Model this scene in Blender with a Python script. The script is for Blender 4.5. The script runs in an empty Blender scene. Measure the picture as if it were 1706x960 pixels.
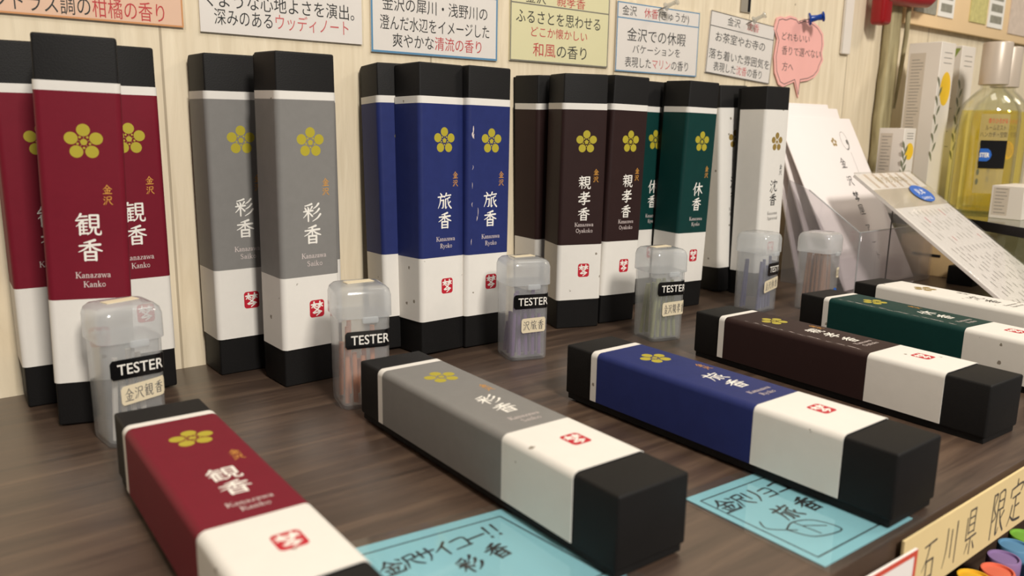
import bpy, bmesh, math, random
from mathutils import Vector, Matrix

random.seed(7)
SC = bpy.context.scene
COL = SC.collection
PI = math.pi

# ------------------------------------------------------------------ camera
F_PX = 1338.6
PITCH, ROLL, YAW = 0.20029, -0.01645, -0.66797
cam_d = bpy.data.cameras.new('camera')
cam = bpy.data.objects.new('camera', cam_d)
COL.objects.link(cam)
SC.camera = cam
cam_d.sensor_width = 36.0
cam_d.lens = F_PX * 36.0 / 1706.0
cam_d.clip_start = 0.01
cam_d.dof.use_dof = True
cam_d.dof.focus_distance = 0.50
cam_d.dof.aperture_fstop = 12.0
_M = Matrix.Rotation(YAW, 3, 'Z') @ Matrix.Rotation(-PITCH, 3, 'X') @ Matrix.Rotation(ROLL, 3, 'Y')
_r, _f, _u = _M.col[0], _M.col[1], _M.col[2]
cam.matrix_world = Matrix(((_r.x, _u.x, -_f.x, 0.0), (_r.y, _u.y, -_f.y, -0.48122),
                           (_r.z, _u.z, -_f.z, 0.1448), (0, 0, 0, 1)))

# ------------------------------------------------------------------ world, lights, exposure
W = bpy.data.worlds.new('shop_ambient')
SC.world = W
W.use_nodes = True
W.node_tree.nodes['Background'].inputs[0].default_value = (1.0, 0.94, 0.87, 1)
W.node_tree.nodes['Background'].inputs[1].default_value = 0.17


def lamp(name, loc, aim, power, sx, sy, col):
    d = bpy.data.lights.new(name, 'AREA')
    d.shape = 'RECTANGLE'
    d.size, d.size_y = sx, sy
    d.energy = power
    d.color = col
    o = bpy.data.objects.new(name, d)
    COL.objects.link(o)
    o.location = loc
    o.rotation_euler = (Vector(aim) - Vector(loc)).to_track_quat('-Z', 'Y').to_euler()
    return o


lamp('ceiling_lamp_key', (0.02, -1.55, 1.25), (0.35, -0.1, 0.08), 34, 0.30, 0.30, (1.0, 0.94, 0.855))
lamp('fill_light_over', (0.75, -0.35, 1.45), (0.5, -0.15, 0.0), 2.5, 0.4, 0.4, (1.0, 0.94, 0.855))  # unseen overhead fill, added to even out the light from above
lamp('ceiling_lamp_far', (1.7, -0.9, 1.3), (0.9, -0.1, 0.1), 7.5, 0.3, 0.3, (1.0, 0.90, 0.76))

SC.view_settings.view_transform = 'Standard'
SC.view_settings.look = 'None'
SC.view_settings.gamma = 1.0
SC.view_settings.use_curve_mapping = False
SC.view_settings.exposure = 0.0
SC.cycles.transparent_max_bounces = 32


# ------------------------------------------------------------------ helpers: materials
def lin(c):
    def f(v):
        v /= 255.0
        return v / 12.92 if v <= 0.04045 else ((v + 0.055) / 1.055) ** 2.4
    return (f(c[0]), f(c[1]), f(c[2]), 1.0)


def new_mat(name):
    m = bpy.data.materials.new(name)
    m.use_nodes = True
    nt = m.node_tree
    return m, nt, nt.nodes['Principled BSDF']


def mat(name, rgb, rough=0.6, var=0.08, scale=60.0, bump=0.0, bscale=900.0, spec=0.5, metal=0.0):
    """plain procedural surface: base colour with fine noise variation and an optional fine bump"""
    m, nt, b = new_mat(name)
    c = lin(rgb)
    N = nt.nodes.new
    tc = N('ShaderNodeTexCoord')
    nz = N('ShaderNodeTexNoise')
    nz.inputs['Scale'].default_value = scale
    nz.inputs['Detail'].default_value = 5
    nt.links.new(tc.outputs['Object'], nz.inputs['Vector'])
    mx = N('ShaderNodeMix')
    mx.data_type = 'RGBA'
    mx.inputs[6].default_value = tuple(v * (1 - var) for v in c[:3]) + (1,)
    mx.inputs[7].default_value = tuple(min(1, v * (1 + var)) for v in c[:3]) + (1,)
    nt.links.new(nz.outputs['Fac'], mx.inputs[0])
    nt.links.new(mx.outputs[2], b.inputs['Base Color'])
    b.inputs['Roughness'].default_value = rough
    b.inputs['Metallic'].default_value = metal
    b.inputs['Specular IOR Level'].default_value = spec
    if bump > 0:
        n2 = N('ShaderNodeTexNoise')
        n2.inputs['Scale'].default_value = bscale
        n2.inputs['Detail'].default_value = 4
        nt.links.new(tc.outputs['Object'], n2.inputs['Vector'])
        bp = N('ShaderNodeBump')
        bp.inputs['Strength'].default_value = bump
        bp.inputs['Distance'].default_value = 0.0005
        nt.links.new(n2.outputs['Fac'], bp.inputs['Height'])
        nt.links.new(bp.outputs['Normal'], b.inputs['Normal'])
    return m


def washi_mat(name, rgb, fleck=True, rough=0.85, fibre=0.10):
    """handmade paper: mottled fibres and sparse bark flecks"""
    m, nt, b = new_mat(name)
    c = lin(rgb)
    N = nt.nodes.new
    L = nt.links.new
    tc = N('ShaderNodeTexCoord')
    oi = N('ShaderNodeObjectInfo')
    add = N('ShaderNodeVectorMath')
    add.operation = 'ADD'
    L(tc.outputs['Object'], add.inputs[0])
    L(oi.outputs['Random'], add.inputs[1])
    nz = N('ShaderNodeTexNoise')
    nz.inputs['Scale'].default_value = 140
    nz.inputs['Detail'].default_value = 8
    nz.inputs['Roughness'].default_value = 0.7
    L(add.outputs[0], nz.inputs['Vector'])
    mx = N('ShaderNodeMix')
    mx.data_type = 'RGBA'
    mx.inputs[6].default_value = tuple(v * (1 - fibre) for v in c[:3]) + (1,)
    mx.inputs[7].default_value = tuple(min(1, v * (1 + fibre)) for v in c[:3]) + (1,)
    L(nz.outputs['Fac'], mx.inputs[0])
    out = mx.outputs[2]
    if fleck:
        vo = N('ShaderNodeTexVoronoi')
        vo.inputs['Scale'].default_value = 95
        vo.inputs['Randomness'].default_value = 1.0
        nd = N('ShaderNodeTexNoise')
        nd.inputs['Scale'].default_value = 900
        vadd = N('ShaderNodeVectorMath')
        vadd.operation = 'MULTIPLY_ADD'
        vadd.inputs[1].default_value = (0.0016, 0.0016, 0.0016)
        L(add.outputs[0], nd.inputs['Vector'])
        L(nd.outputs['Color'], vadd.inputs[0])
        L(add.outputs[0], vadd.inputs[2])
        L(vadd.outputs[0], vo.inputs['Vector'])
        lt = N('ShaderNodeMath')
        lt.operation = 'LESS_THAN'
        lt.inputs[1].default_value = 0.105
        L(vo.outputs['Distance'], lt.inputs[0])
        sp = N('ShaderNodeSeparateColor')
        L(vo.outputs['Color'], sp.inputs[0])
        g = N('ShaderNodeMath')
        g.operation = 'GREATER_THAN'
        g.inputs[1].default_value = 0.60
        L(sp.outputs[0], g.inputs[0])
        mu = N('ShaderNodeMath')
        mu.operation = 'MULTIPLY'
        L(lt.outputs[0], mu.inputs[0])
        L(g.outputs[0], mu.inputs[1])
        mu2 = N('ShaderNodeMath')
        mu2.operation = 'MULTIPLY'
        mu2.inputs[1].default_value = 0.75
        L(mu.outputs[0], mu2.inputs[0])
        m2 = N('ShaderNodeMix')
        m2.data_type = 'RGBA'
        m2.inputs[7].default_value = lin((96, 80, 52))
        L(mu2.outputs[0], m2.inputs[0])
        L(out, m2.inputs[6])
        out = m2.outputs[2]
    L(out, b.inputs['Base Color'])
    b.inputs['Roughness'].default_value = rough
    b.inputs['Specular IOR Level'].default_value = 0.25 if fleck else 0.22
    bp = N('ShaderNodeBump')
    bp.inputs['Strength'].default_value = 0.25
    bp.inputs['Distance'].default_value = 0.0004
    L(nz.outputs['Fac'], bp.inputs['Height'])
    L(bp.outputs['Normal'], b.inputs['Normal'])
    return m


def clear_mat(name, rgb, clear=0.8, gloss=0.12, rough=0.05, cloud=0.0, cloud_rgb=(235, 238, 240)):
    """clear or cloudy plastic, film and glass: transparent + diffuse/translucent haze + fresnel gloss"""
    m = bpy.data.materials.new(name)
    m.use_nodes = True
    nt = m.node_tree
    nt.nodes.clear()
    N = nt.nodes.new
    L = nt.links.new
    out = N('ShaderNodeOutputMaterial')
    tr = N('ShaderNodeBsdfTransparent')
    tr.inputs[0].default_value = lin(rgb)
    df = N('ShaderNodeBsdfDiffuse')
    df.inputs[0].default_value = lin(cloud_rgb)
    tl = N('ShaderNodeBsdfTranslucent')
    tl.inputs[0].default_value = lin(cloud_rgb)
    dm = N('ShaderNodeMixShader')
    dm.inputs[0].default_value = 0.6
    L(df.outputs[0], dm.inputs[1])
    L(tl.outputs[0], dm.inputs[2])
    tc = N('ShaderNodeTexCoord')
    nz = N('ShaderNodeTexNoise')
    nz.inputs['Scale'].default_value = 45
    nz.inputs['Detail'].default_value = 3
    L(tc.outputs['Object'], nz.inputs['Vector'])
    mr = N('ShaderNodeMapRange')
    mr.inputs['To Min'].default_value = cloud * 0.85
    mr.inputs['To Max'].default_value = cloud * 1.15
    L(nz.outputs['Fac'], mr.inputs['Value'])
    a = N('ShaderNodeMixShader')
    L(mr.outputs[0], a.inputs[0])
    L(tr.outputs[0], a.inputs[1])
    L(dm.outputs[0], a.inputs[2])
    gl = N('ShaderNodeBsdfGlossy')
    gl.inputs['Roughness'].default_value = rough
    lw = N('ShaderNodeLayerWeight')
    lw.inputs[0].default_value = 0.5
    pw = N('ShaderNodeMath')
    pw.operation = 'POWER'
    pw.inputs[1].default_value = 5.0
    L(lw.outputs['Facing'], pw.inputs[0])
    sc = N('ShaderNodeMath')
    sc.operation = 'MULTIPLY_ADD'
    sc.inputs[1].default_value = 0.95
    sc.inputs[2].default_value = 0.045
    L(pw.outputs[0], sc.inputs[0])
    mm = N('ShaderNodeMath')
    mm.operation = 'MULTIPLY'
    mm.inputs[1].default_value = gloss * 8
    mm.use_clamp = True
    L(sc.outputs[0], mm.inputs[0])
    b = N('ShaderNodeMixShader')
    L(mm.outputs[0], b.inputs[0])
    L(a.outputs[0], b.inputs[1])
    L(gl.outputs[0], b.inputs[2])
    L(b.outputs[0], out.inputs[0])
    return m


def wood_table_mat():
    m, nt, b = new_mat('dark_stained_wood')
    N = nt.nodes.new
    L = nt.links.new
    tc = N('ShaderNodeTexCoord')
    mp = N('ShaderNodeMapping')
    mp.inputs['Scale'].default_value = (3.5, 52.0, 52.0)
    L(tc.outputs['Object'], mp.inputs['Vector'])
    nz = N('ShaderNodeTexNoise')
    nz.inputs['Scale'].default_value = 2.2
    nz.inputs['Detail'].default_value = 9
    nz.inputs['Roughness'].default_value = 0.62
    nz.inputs['Distortion'].default_value = 0.6
    L(mp.outputs[0], nz.inputs['Vector'])
    cr = N('ShaderNodeValToRGB')
    e = cr.color_ramp.elements
    e[0].position, e[0].color = 0.25, lin((54, 42, 35))
    e[1].position, e[1].color = 0.78, lin((116, 94, 76))
    k = e.new(0.5)
    k.color = lin((82, 65, 54))
    L(nz.outputs['Fac'], cr.inputs[0])
    n2 = N('ShaderNodeTexNoise')
    n2.inputs['Scale'].default_value = 9
    L(tc.outputs['Object'], n2.inputs['Vector'])
    mx = N('ShaderNodeMix')
    mx.data_type = 'RGBA'
    mx.blend_type = 'MULTIPLY'
    mx.inputs[0].default_value = 0.5
    L(cr.outputs[0], mx.inputs[6])
    c2 = N('ShaderNodeValToRGB')
    c2.color_ramp.elements[0].position = 0.3
    c2.color_ramp.elements[0].color = (0.55, 0.52, 0.5, 1)
    c2.color_ramp.elements[1].position = 0.7
    c2.color_ramp.elements[1].color = (1, 1, 1, 1)
    L(n2.outputs['Fac'], c2.inputs[0])
    L(c2.outputs[0], mx.inputs[7])
    L(mx.outputs[2], b.inputs['Base Color'])
    mr = N('ShaderNodeMapRange')
    b.inputs['Specular IOR Level'].default_value = 0.9
    mr.inputs['To Min'].default_value = 0.27
    mr.inputs['To Max'].default_value = 0.42
    L(nz.outputs['Fac'], mr.inputs['Value'])
    L(mr.outputs[0], b.inputs['Roughness'])
    bp = N('ShaderNodeBump')
    bp.inputs['Strength'].default_value = 0.25
    bp.inputs['Distance'].default_value = 0.0006
    L(nz.outputs['Fac'], bp.inputs['Height'])
    L(bp.outputs['Normal'], b.inputs['Normal'])
    return m


def wall_mat():
    m, nt, b = new_mat('cream_painted_boards')
    N = nt.nodes.new
    L = nt.links.new
    tc = N('ShaderNodeTexCoord')
    mp = N('ShaderNodeMapping')
    mp.inputs['Scale'].default_value = (60.0, 60.0, 5.0)
    L(tc.outputs['Object'], mp.inputs['Vector'])
    nz = N('ShaderNodeTexNoise')
    nz.inputs['Scale'].default_value = 2.4
    nz.inputs['Detail'].default_value = 7
    nz.inputs['Distortion'].default_value = 0.8
    L(mp.outputs[0], nz.inputs['Vector'])
    cr = N('ShaderNodeValToRGB')
    e = cr.color_ramp.elements
    e[0].position, e[0].color = 0.2, lin((214, 198, 169))
    e[1].position, e[1].color = 0.75, lin((240, 226, 199))
    L(nz.outputs['Fac'], cr.inputs[0])
    # thin joints between boards
    sx = N('ShaderNodeSeparateXYZ')
    L(tc.outputs['Object'], sx.inputs[0])
    md = N('ShaderNodeMath')
    md.operation = 'PINGPONG'
    md.inputs[1].default_value = 0.0875
    ad = N('ShaderNodeMath')
    ad.operation = 'ADD'
    ad.inputs[1].default_value = 0.0440
    L(sx.outputs[0], ad.inputs[0])
    L(ad.outputs[0], md.inputs[0])
    lt = N('ShaderNodeMath')
    lt.operation = 'LESS_THAN'
    lt.inputs[1].default_value = 0.0007
    L(md.outputs[0], lt.inputs[0])
    # worn specks on the paint
    vo = N('ShaderNodeTexNoise')
    vo.inputs['Scale'].default_value = 130
    vo.inputs['Detail'].default_value = 2
    L(tc.outputs['Object'], vo.inputs['Vector'])
    gt = N('ShaderNodeMath')
    gt.operation = 'GREATER_THAN'
    gt.inputs[1].default_value = 0.785
    L(vo.outputs['Fac'], gt.inputs[0])
    mk = N('ShaderNodeMath')
    mk.operation = 'MAXIMUM'
    L(gt.outputs[0], mk.inputs[0])
    L(lt.outputs[0], mk.inputs[1])
    ms = N('ShaderNodeMath')
    ms.operation = 'MULTIPLY'
    ms.inputs[1].default_value = 0.55
    L(mk.outputs[0], ms.inputs[0])
    mx = N('ShaderNodeMix')
    mx.data_type = 'RGBA'
    mx.inputs[7].default_value = lin((120, 102, 78))
    L(ms.outputs[0], mx.inputs[0])
    L(cr.outputs[0], mx.inputs[6])
    L(mx.outputs[2], b.inputs['Base Color'])
    b.inputs['Roughness'].default_value = 0.55
    bp = N('ShaderNodeBump')
    bp.inputs['Strength'].default_value = 0.6
    bp.inputs['Distance'].default_value = 0.0018
    L(nz.outputs['Fac'], bp.inputs['Height'])
    L(bp.outputs['Normal'], b.inputs['Normal'])
    return m


def streak_mat(name, a, c, scale=(60, 60, 6), rough=0.7):
    m, nt, b = new_mat(name)
    N = nt.nodes.new
    L = nt.links.new
    tc = N('ShaderNodeTexCoord')
    mp = N('ShaderNodeMapping')
    mp.inputs['Scale'].default_value = scale
    L(tc.outputs['Object'], mp.inputs['Vector'])
    nz = N('ShaderNodeTexNoise')
    nz.inputs['Scale'].default_value = 2.5
    nz.inputs['Detail'].default_value = 6
    L(mp.outputs[0], nz.inputs['Vector'])
    cr = N('ShaderNodeValToRGB')
    e = cr.color_ramp.elements
    e[0].position, e[0].color = 0.32, lin(a)
    e[1].position, e[1].color = 0.68, lin(c)
    L(nz.outputs['Fac'], cr.inputs[0])
    L(cr.outputs[0], b.inputs['Base Color'])
    b.inputs['Roughness'].default_value = rough
    bp = N('ShaderNodeBump')
    bp.inputs['Strength'].default_value = 0.4
    bp.inputs['Distance'].default_value = 0.001
    L(nz.outputs['Fac'], bp.inputs['Height'])
    L(bp.outputs['Normal'], b.inputs['Normal'])
    return m


M = {}
M['table'] = wood_table_mat()
M['wall'] = wall_mat()
M['lid'] = mat('black_kraft_card', (23, 22, 22), 0.6, 0.12, 90, 0.25, 1500, 0.22)
M['washi'] = washi_mat('white_washi', (229, 225, 218), True, rough=0.8, fibre=0.04)
M['red'] = washi_mat('crimson_washi', (116, 22, 40), False, rough=0.55)
M['grey'] = washi_mat('grey_washi', (130, 128, 125), False, rough=0.55)
M['blue'] = washi_mat('indigo_washi', (38, 48, 104), False, rough=0.55, fibre=0.2)
M['brown'] = washi_mat('dark_brown_washi', (46, 29, 28), False, rough=0.55, fibre=0.14)
M['green'] = washi_mat('bottle_green_washi', (9, 55, 52), False, rough=0.55, fibre=0.16)
M['gold'] = mat('gold_ink', (178, 164, 46), 0.5, 0.06)
M['oldgold'] = mat('bronze_ink', (150, 124, 60), 0.5, 0.06)
M['orange'] = mat('orange_gold_ink', (208, 148, 62), 0.5, 0.05)
M['white_ink'] = mat('white_ink', (240, 236, 228), 0.6, 0.02)
M['pale_ink'] = mat('pale_ink', (214, 200, 196), 0.6, 0.02)
M['black_ink'] = mat('black_ink', (22, 21, 23), 0.55, 0.05)
M['grey_ink'] = mat('grey_ink', (110, 106, 102), 0.6, 0.05)
M['board_ink'] = mat('faded_grey_ink', (184, 178, 170), 0.6, 0.05)
M['red_ink'] = mat('red_ink', (206, 52, 58), 0.6, 0.05)
M['pink_ink'] = mat('pinkish_red_ink', (218, 106, 108), 0.6, 0.05)
M['seal'] = mat('vermilion_seal', (190, 24, 46), 0.55, 0.06)
M['pp'] = clear_mat('frosted_polypropylene', (250, 251, 252), gloss=0.12, rough=0.16, cloud=0.20, cloud_rgb=(250, 252, 253))
M['pp_lid'] = clear_mat('frosted_polypropylene_lid', (248, 250, 252), gloss=0.14, rough=0.14, cloud=0.42, cloud_rgb=(250, 252, 253))
M['film'] = clear_mat('laminate_film', (252, 252, 251), gloss=0.10, rough=0.06, cloud=0.02)
M['acrylic'] = clear_mat('clear_acrylic', (246, 244, 246), gloss=0.14, rough=0.03, cloud=0.14)
M['acrylic_edge'] = clear_mat('acrylic_edge', (225, 225, 225), gloss=0.2, rough=0.08, cloud=0.5)
M['glass'] = clear_mat('bottle_glass', (253, 253, 248), gloss=0.13, rough=0.02, cloud=0.03)
M['liquid'] = clear_mat('pale_yellow_liquid', (255, 248, 190), gloss=0.0, rough=0.05, cloud=0.05, cloud_rgb=(246, 236, 150))
M['sticker_black'] = mat('black_gloss_sticker', (18, 17, 18), 0.16, 0.05, spec=0.6)
M['beige_label'] = mat('cream_paper_label', (226, 212, 182), 0.7, 0.04)
M['cyan'] = mat('pale_cyan_paper', (146, 206, 222), 0.45, 0.03)
M['lav'] = mat('off_white_card', (247, 240, 236), 0.5, 0.02)
M['yellow_card'] = mat('pale_yellow_card', (242, 235, 192), 0.45, 0.02)
M['peach_card'] = mat('peach_card', (246, 206, 180), 0.5, 0.02)
M['blue_rule'] = mat('blue_printed_rule', (96, 152, 194), 0.5, 0.03)
M['orange_rule'] = mat('orange_printed_rule', (224, 158, 100), 0.5, 0.03)
M['grey_rule'] = mat('grey_printed_rule', (132, 128, 118), 0.5, 0.03)
M['dark_rule'] = mat('dark_printed_rule', (70, 66, 64), 0.5, 0.03)
M['pink'] = mat('pink_card', (242, 180, 172), 0.6, 0.03)
M['pin_blue'] = mat('blue_pin_plastic', (20, 62, 150), 0.2, 0.05)
M['steel'] = mat('steel_needle', (150, 146, 138), 0.3, 0.05, metal=1.0)
M['pin_clear'] = clear_mat('clear_pin_plastic', (240, 238, 230), gloss=0.25, rough=0.04, cloud=0.4)
M['post'] = streak_mat('weathered_grey_wood', (120, 108, 76), (186, 174, 134))
M['red_plastic'] = mat('red_plastic', (150, 14, 20), 0.35, 0.06)
M['paper_bag'] = mat('white_gift_paper', (236, 228, 225), 0.6, 0.015)
M['carton'] = mat('white_carton', (226, 218, 208), 0.55, 0.02)
M['carton_side'] = mat('carton_beige_panel', (204, 192, 176), 0.6, 0.02)
M['cap'] = mat('brushed_grey_cap', (200, 186, 170), 0.38, 0.03, metal=0.15)
M['lemon'] = mat('lemon_yellow_print', (240, 196, 48), 0.5, 0.1)
M['leaf'] = mat('leaf_grey_green_print', (112, 116, 92), 0.5, 0.1)
M['leaf_green'] = mat('leaf_green_print', (142, 158, 76), 0.5, 0.1)
M['blue_oval'] = mat('blue_oval_sticker', (44, 104, 196), 0.35, 0.04)
M['clear_label'] = clear_mat('clear_bottle_label', (250, 248, 236), gloss=0.06, rough=0.2, cloud=0.4, cloud_rgb=(240, 232, 206))
M['shelf_glass'] = clear_mat('glass_shelf', (226, 234, 214), gloss=0.14, rough=0.03, cloud=0.3, cloud_rgb=(206, 208, 176))
M['black_trim'] = mat('black_shelf_trim', (16, 16, 18), 0.3, 0.05)
M['tan'] = mat('tan_cardboard', (198, 168, 122), 0.7, 0.05)
M['peach_poster'] = mat('peach_poster', (246, 214, 168), 0.5, 0.03)
M['photo_grey'] = mat('photo_grey', (150, 146, 132), 0.5, 0.4, 160)
M['photo_green'] = mat('photo_yellow_green', (206, 196, 130), 0.5, 0.35, 160)
M['photo_pale'] = mat('photo_pale', (214, 196, 180), 0.5, 0.2, 120)
M['yellow_sign'] = mat('buff_paper_sign', (232, 208, 154), 0.65, 0.04)
M['red_frame'] = mat('red_printed_frame', (212, 82, 64), 0.55, 0.04)
M['floor'] = mat('shop_floor', (120, 96, 74), 0.6, 0.15, 8)
M['rail'] = mat('grey_metal_rail', (176, 168, 152), 0.4, 0.05, metal=0.4)
M['wrap'] = clear_mat('clear_wrap', (214, 208, 200), gloss=0.2, rough=0.12, cloud=0.7, cloud_rgb=(214, 204, 186))


def pastel(n, rgb):
    return mat(n, rgb, 0.45, 0.04)


# ------------------------------------------------------------------ helpers: meshes and objects
class MB:
    def __init__(s):
        s.v, s.f, s.m, s.sm = [], [], [], []

    def add(s, vs, fs, mi=0, smooth=False):
        n = len(s.v)
        s.v += [tuple(p) for p in vs]
        for f in fs:
            s.f.append([n + i for i in f])
            s.m.append(mi)
            s.sm.append(smooth)
        return s

    def bm(s, bm, mi=0, smooth=False, mx=None):
        bm.verts.ensure_lookup_table()
        bm.verts.index_update()
        vs = [(mx @ v.co if mx else v.co.copy()) for v in bm.verts]
        s.add(vs, [[v.index for v in f.verts] for f in bm.faces], mi, smooth)
        bm.free()
        return s

    def box(s, lo, hi, bevel=0.0, seg=2, mi=0, mx=None, taper=None):
        bm = bmesh.new()
        bmesh.ops.create_cube(bm, size=1.0)
        for v in bm.verts:
            v.co = Vector((lo[i] + (v.co[i] + 0.5) * (hi[i] - lo[i]) for i in range(3)))
        if taper:
            for v in bm.verts:
                taper(v)
        if bevel > 0:
            bmesh.ops.bevel(bm, geom=list(bm.edges), offset=bevel, segments=seg, profile=0.5, affect='EDGES')
        return s.bm(bm, mi, bevel > 0, mx)

    def lathe(s, prof, n=48, mi=0, mx=None, smooth=True):
        vs, fs = [], []
        for (r, z) in prof:
            for k in range(n):
                a = 2 * PI * k / n
                vs.append(Vector((r * math.cos(a), r * math.sin(a), z)))
        for i in range(len(prof) - 1):
            for k in range(n):
                k2 = (k + 1) % n
                fs.append((i * n + k, i * n + k2, (i + 1) * n + k2, (i + 1) * n + k))
        fs.append(tuple(reversed(range(n))))
        fs.append(tuple((len(prof) - 1) * n + k for k in range(n)))
        if mx:
            vs = [mx @ v for v in vs]
        return s.add(vs, fs, mi, smooth)

    def prism(s, outline, z0, z1, mi=0, mx=None, smooth=False):
        n = len(outline)
        vs = [Vector((x, y, z0)) for x, y in outline] + [Vector((x, y, z1)) for x, y in outline]
        fs = [tuple(reversed(range(n))), tuple(range(n, 2 * n))]
        fs += [(i, (i + 1) % n, n + (i + 1) % n, n + i) for i in range(n)]
        if mx:
            vs = [mx @ v for v in vs]
        return s.add(vs, fs, mi, smooth)

    def tube(s, pts, r, n=10, mi=0):
        pts = [Vector(p) for p in pts]
        vs, fs = [], []
        for i, p in enumerate(pts):
            d = (pts[min(i + 1, len(pts) - 1)] - pts[max(i - 1, 0)]).normalized()
            a = d.orthogonal().normalized()
            b = d.cross(a)
            rr = r[i] if isinstance(r, (list, tuple)) else r
            for k in range(n):
                t = 2 * PI * k / n
                vs.append(p + a * rr * math.cos(t) + b * rr * math.sin(t))
        for i in range(len(pts) - 1):
            for k in range(n):
                k2 = (k + 1) % n
                fs.append((i * n + k, i * n + k2, (i + 1) * n + k2, (i + 1) * n + k))
        fs.append(tuple(reversed(range(n))))
        fs.append(tuple((len(pts) - 1) * n + k for k in range(n)))
        return s.add(vs, fs, mi, True)

    def flat(s, tri, O, ex, ey, mi=0, lift=0.0):
        """flat 2-D mesh (verts, faces) laid on the plane O + x*ex + y*ey"""
        O, ex, ey = Vector(O), Vector(ex), Vector(ey)
        n = ex.cross(ey).normalized() * lift
        return s.add([O + ex * x + ey * y + n for x, y in tri[0]], tri[1], mi)

    def build(s, name, mats, parent=None, loc=None, mw=None):
        me = bpy.data.meshes.new(name)
        me.from_pydata([tuple(p) for p in s.v], [], s.f)
        if not isinstance(mats, (list, tuple)):
            mats = [mats]
        for m in mats:
            me.materials.append(m)
        me.polygons.foreach_set('material_index', s.m)
        me.polygons.foreach_set('use_smooth', s.sm)
        me.update()
        if any(s.sm):
            try:
                me.set_sharp_from_angle(angle=math.radians(40))
            except Exception:
                pass
        o = bpy.data.objects.new(name, me)
        COL.objects.link(o)
        if parent:
            o.parent = parent
        if loc:
            o.location = loc
        if mw:
            o.matrix_world = mw
        return o


def tag(o, label=None, cat=None, group=None, kind=None):
    if label:
        o['label'] = label
    if cat:
        o['category'] = cat
    if group:
        o['group'] = group
    if kind:
        o['kind'] = kind
    return o


def thing(name, label, cat, group=None, mw=None, loc=None):
    o = bpy.data.objects.new(name, None)
    o.empty_display_size = 0.02
    COL.objects.link(o)
    if mw is not None:
        o.matrix_world = mw
    if loc is not None:
        o.location = loc
    return tag(o, label, cat, group)


def dup(root, label, mw):
    r = root.copy()
    COL.objects.link(r)
    r.matrix_world = mw
    r['label'] = label

    def rec(a, b):
        for ch in list(a.children):
            c = ch.copy()
            COL.objects.link(c)
            c.parent = b
            rec(ch, c)
    rec(root, r)
    return r


# ------------------------------------------------------------------ helpers: lettering
_tc = {}


def font_mesh(s, bold=0.0):
    """text in the built-in font as a flat mesh, 1 unit high em; returns (verts, faces), x0, x1"""
    k = (s, bold)
    if k in _tc:
        return _tc[k]
    c = bpy.data.curves.new('text', 'FONT')
    c.body = s
    c.offset = bold
    c.resolution_u = 3
    o = bpy.data.objects.new('text', c)
    COL.objects.link(o)
    dg = bpy.context.evaluated_depsgraph_get()
    me = o.evaluated_get(dg).to_mesh()
    vs = [(v.co.x, v.co.y) for v in me.vertices]
    fs = [tuple(p.vertices) for p in me.polygons]
    o.evaluated_get(dg).to_mesh_clear()
    bpy.data.objects.remove(o)
    bpy.data.curves.remove(c)
    x0 = min(v[0] for v in vs) if vs else 0
    x1 = max(v[0] for v in vs) if vs else 0
    _tc[k] = ((vs, fs), x0, x1)
    return _tc[k]


def text_fit(segs, xl, xr, zc, h, bold=0.012):
    """one line of text made of (string, material index) runs, fitted between xl and xr; yields (mesh, mi)"""
    full = ''.join(t for t, _ in segs)
    (_, a0, a1) = font_mesh(full, bold)
    k = (xr - xl) / (a1 - a0)
    done = ''
    out = []
    for t, mi in segs:
        (tri, b0, b1) = font_mesh(t, bold)
        (_, c0, c1) = font_mesh(done + t, bold)
        dx = (c1 - b1) * k
        out.append((([(xl - a0 * k + dx + x * k, zc + (y - 0.36) * h) for x, y in tri[0]], tri[1]), mi))
        done += t
    return out


def ribbon(pts, n=6):
    """pen or brush stroke: a smooth line through (x, y, width), round ended, as a flat mesh"""
    P = [Vector((p[0], p[1], p[2] if len(p) > 2 else 8)) for p in pts]
    S = []
    if len(P) == 2:
        S = [P[0].lerp(P[1], i / 3) for i in range(4)]
    else:
        for i in range(len(P) - 1):
            a, b, c, d = P[max(i - 1, 0)], P[i], P[i + 1], P[min(i + 2, len(P) - 1)]
            for k in range(n):
                t = k / n
                S.append(0.5 * ((2 * b) + (c - a) * t + (2 * a - 5 * b + 4 * c - d) * t * t + (3 * b - a - 3 * c + d) * t ** 3))
        S.append(P[-1])
    vs, fs = [], []
    m = len(S)
    for i, p in enumerate(S):
        d = (S[min(i + 1, m - 1)] - S[max(i - 1, 0)])
        d = Vector((d.x, d.y, 0))
        d = d.normalized() if d.length > 1e-9 else Vector((1, 0, 0))
        nx, ny = -d.y, d.x
        w = max(p.z, 1e-6) / 2
        vs += [(p.x + nx * w, p.y + ny * w), (p.x - nx * w, p.y - ny * w)]
    for i in range(m - 1):
        fs.append((2 * i, 2 * i + 1, 2 * i + 3, 2 * i + 2))
    for (i, sgn) in ((0, -1), (m - 1, 1)):
        p = S[i]
        q = S[1] if i == 0 else S[m - 2]
        d = Vector((q.x - p.x, q.y - p.y)) * (1 if i == 0 else -1)
        a0 = math.atan2(d.y, d.x)
        w = max(p.z, 1e-6) / 2
        base = len(vs)
        for k in range(5):
            a = a0 + sgn * (PI / 2 - PI * k / 4) + (0 if sgn == 1 else 0)
            if i == 0:
                a = a0 + PI / 2 + PI * k / 4
            else:
                a = a0 - PI / 2 + PI * k / 4
            vs.append((p.x + math.cos(a) * w, p.y + math.sin(a) * w))
        fs.append(tuple(base + k for k in range(5)))
    return vs, fs


def box3(x0, y0, x1, y1, w=8):
    return [[(x0, y1, w), (x0, y0, w)], [(x0, y1, w), (x1, y1, w), ], [(x1, y1, w + 1), (x1, y0, w)]]


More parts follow.
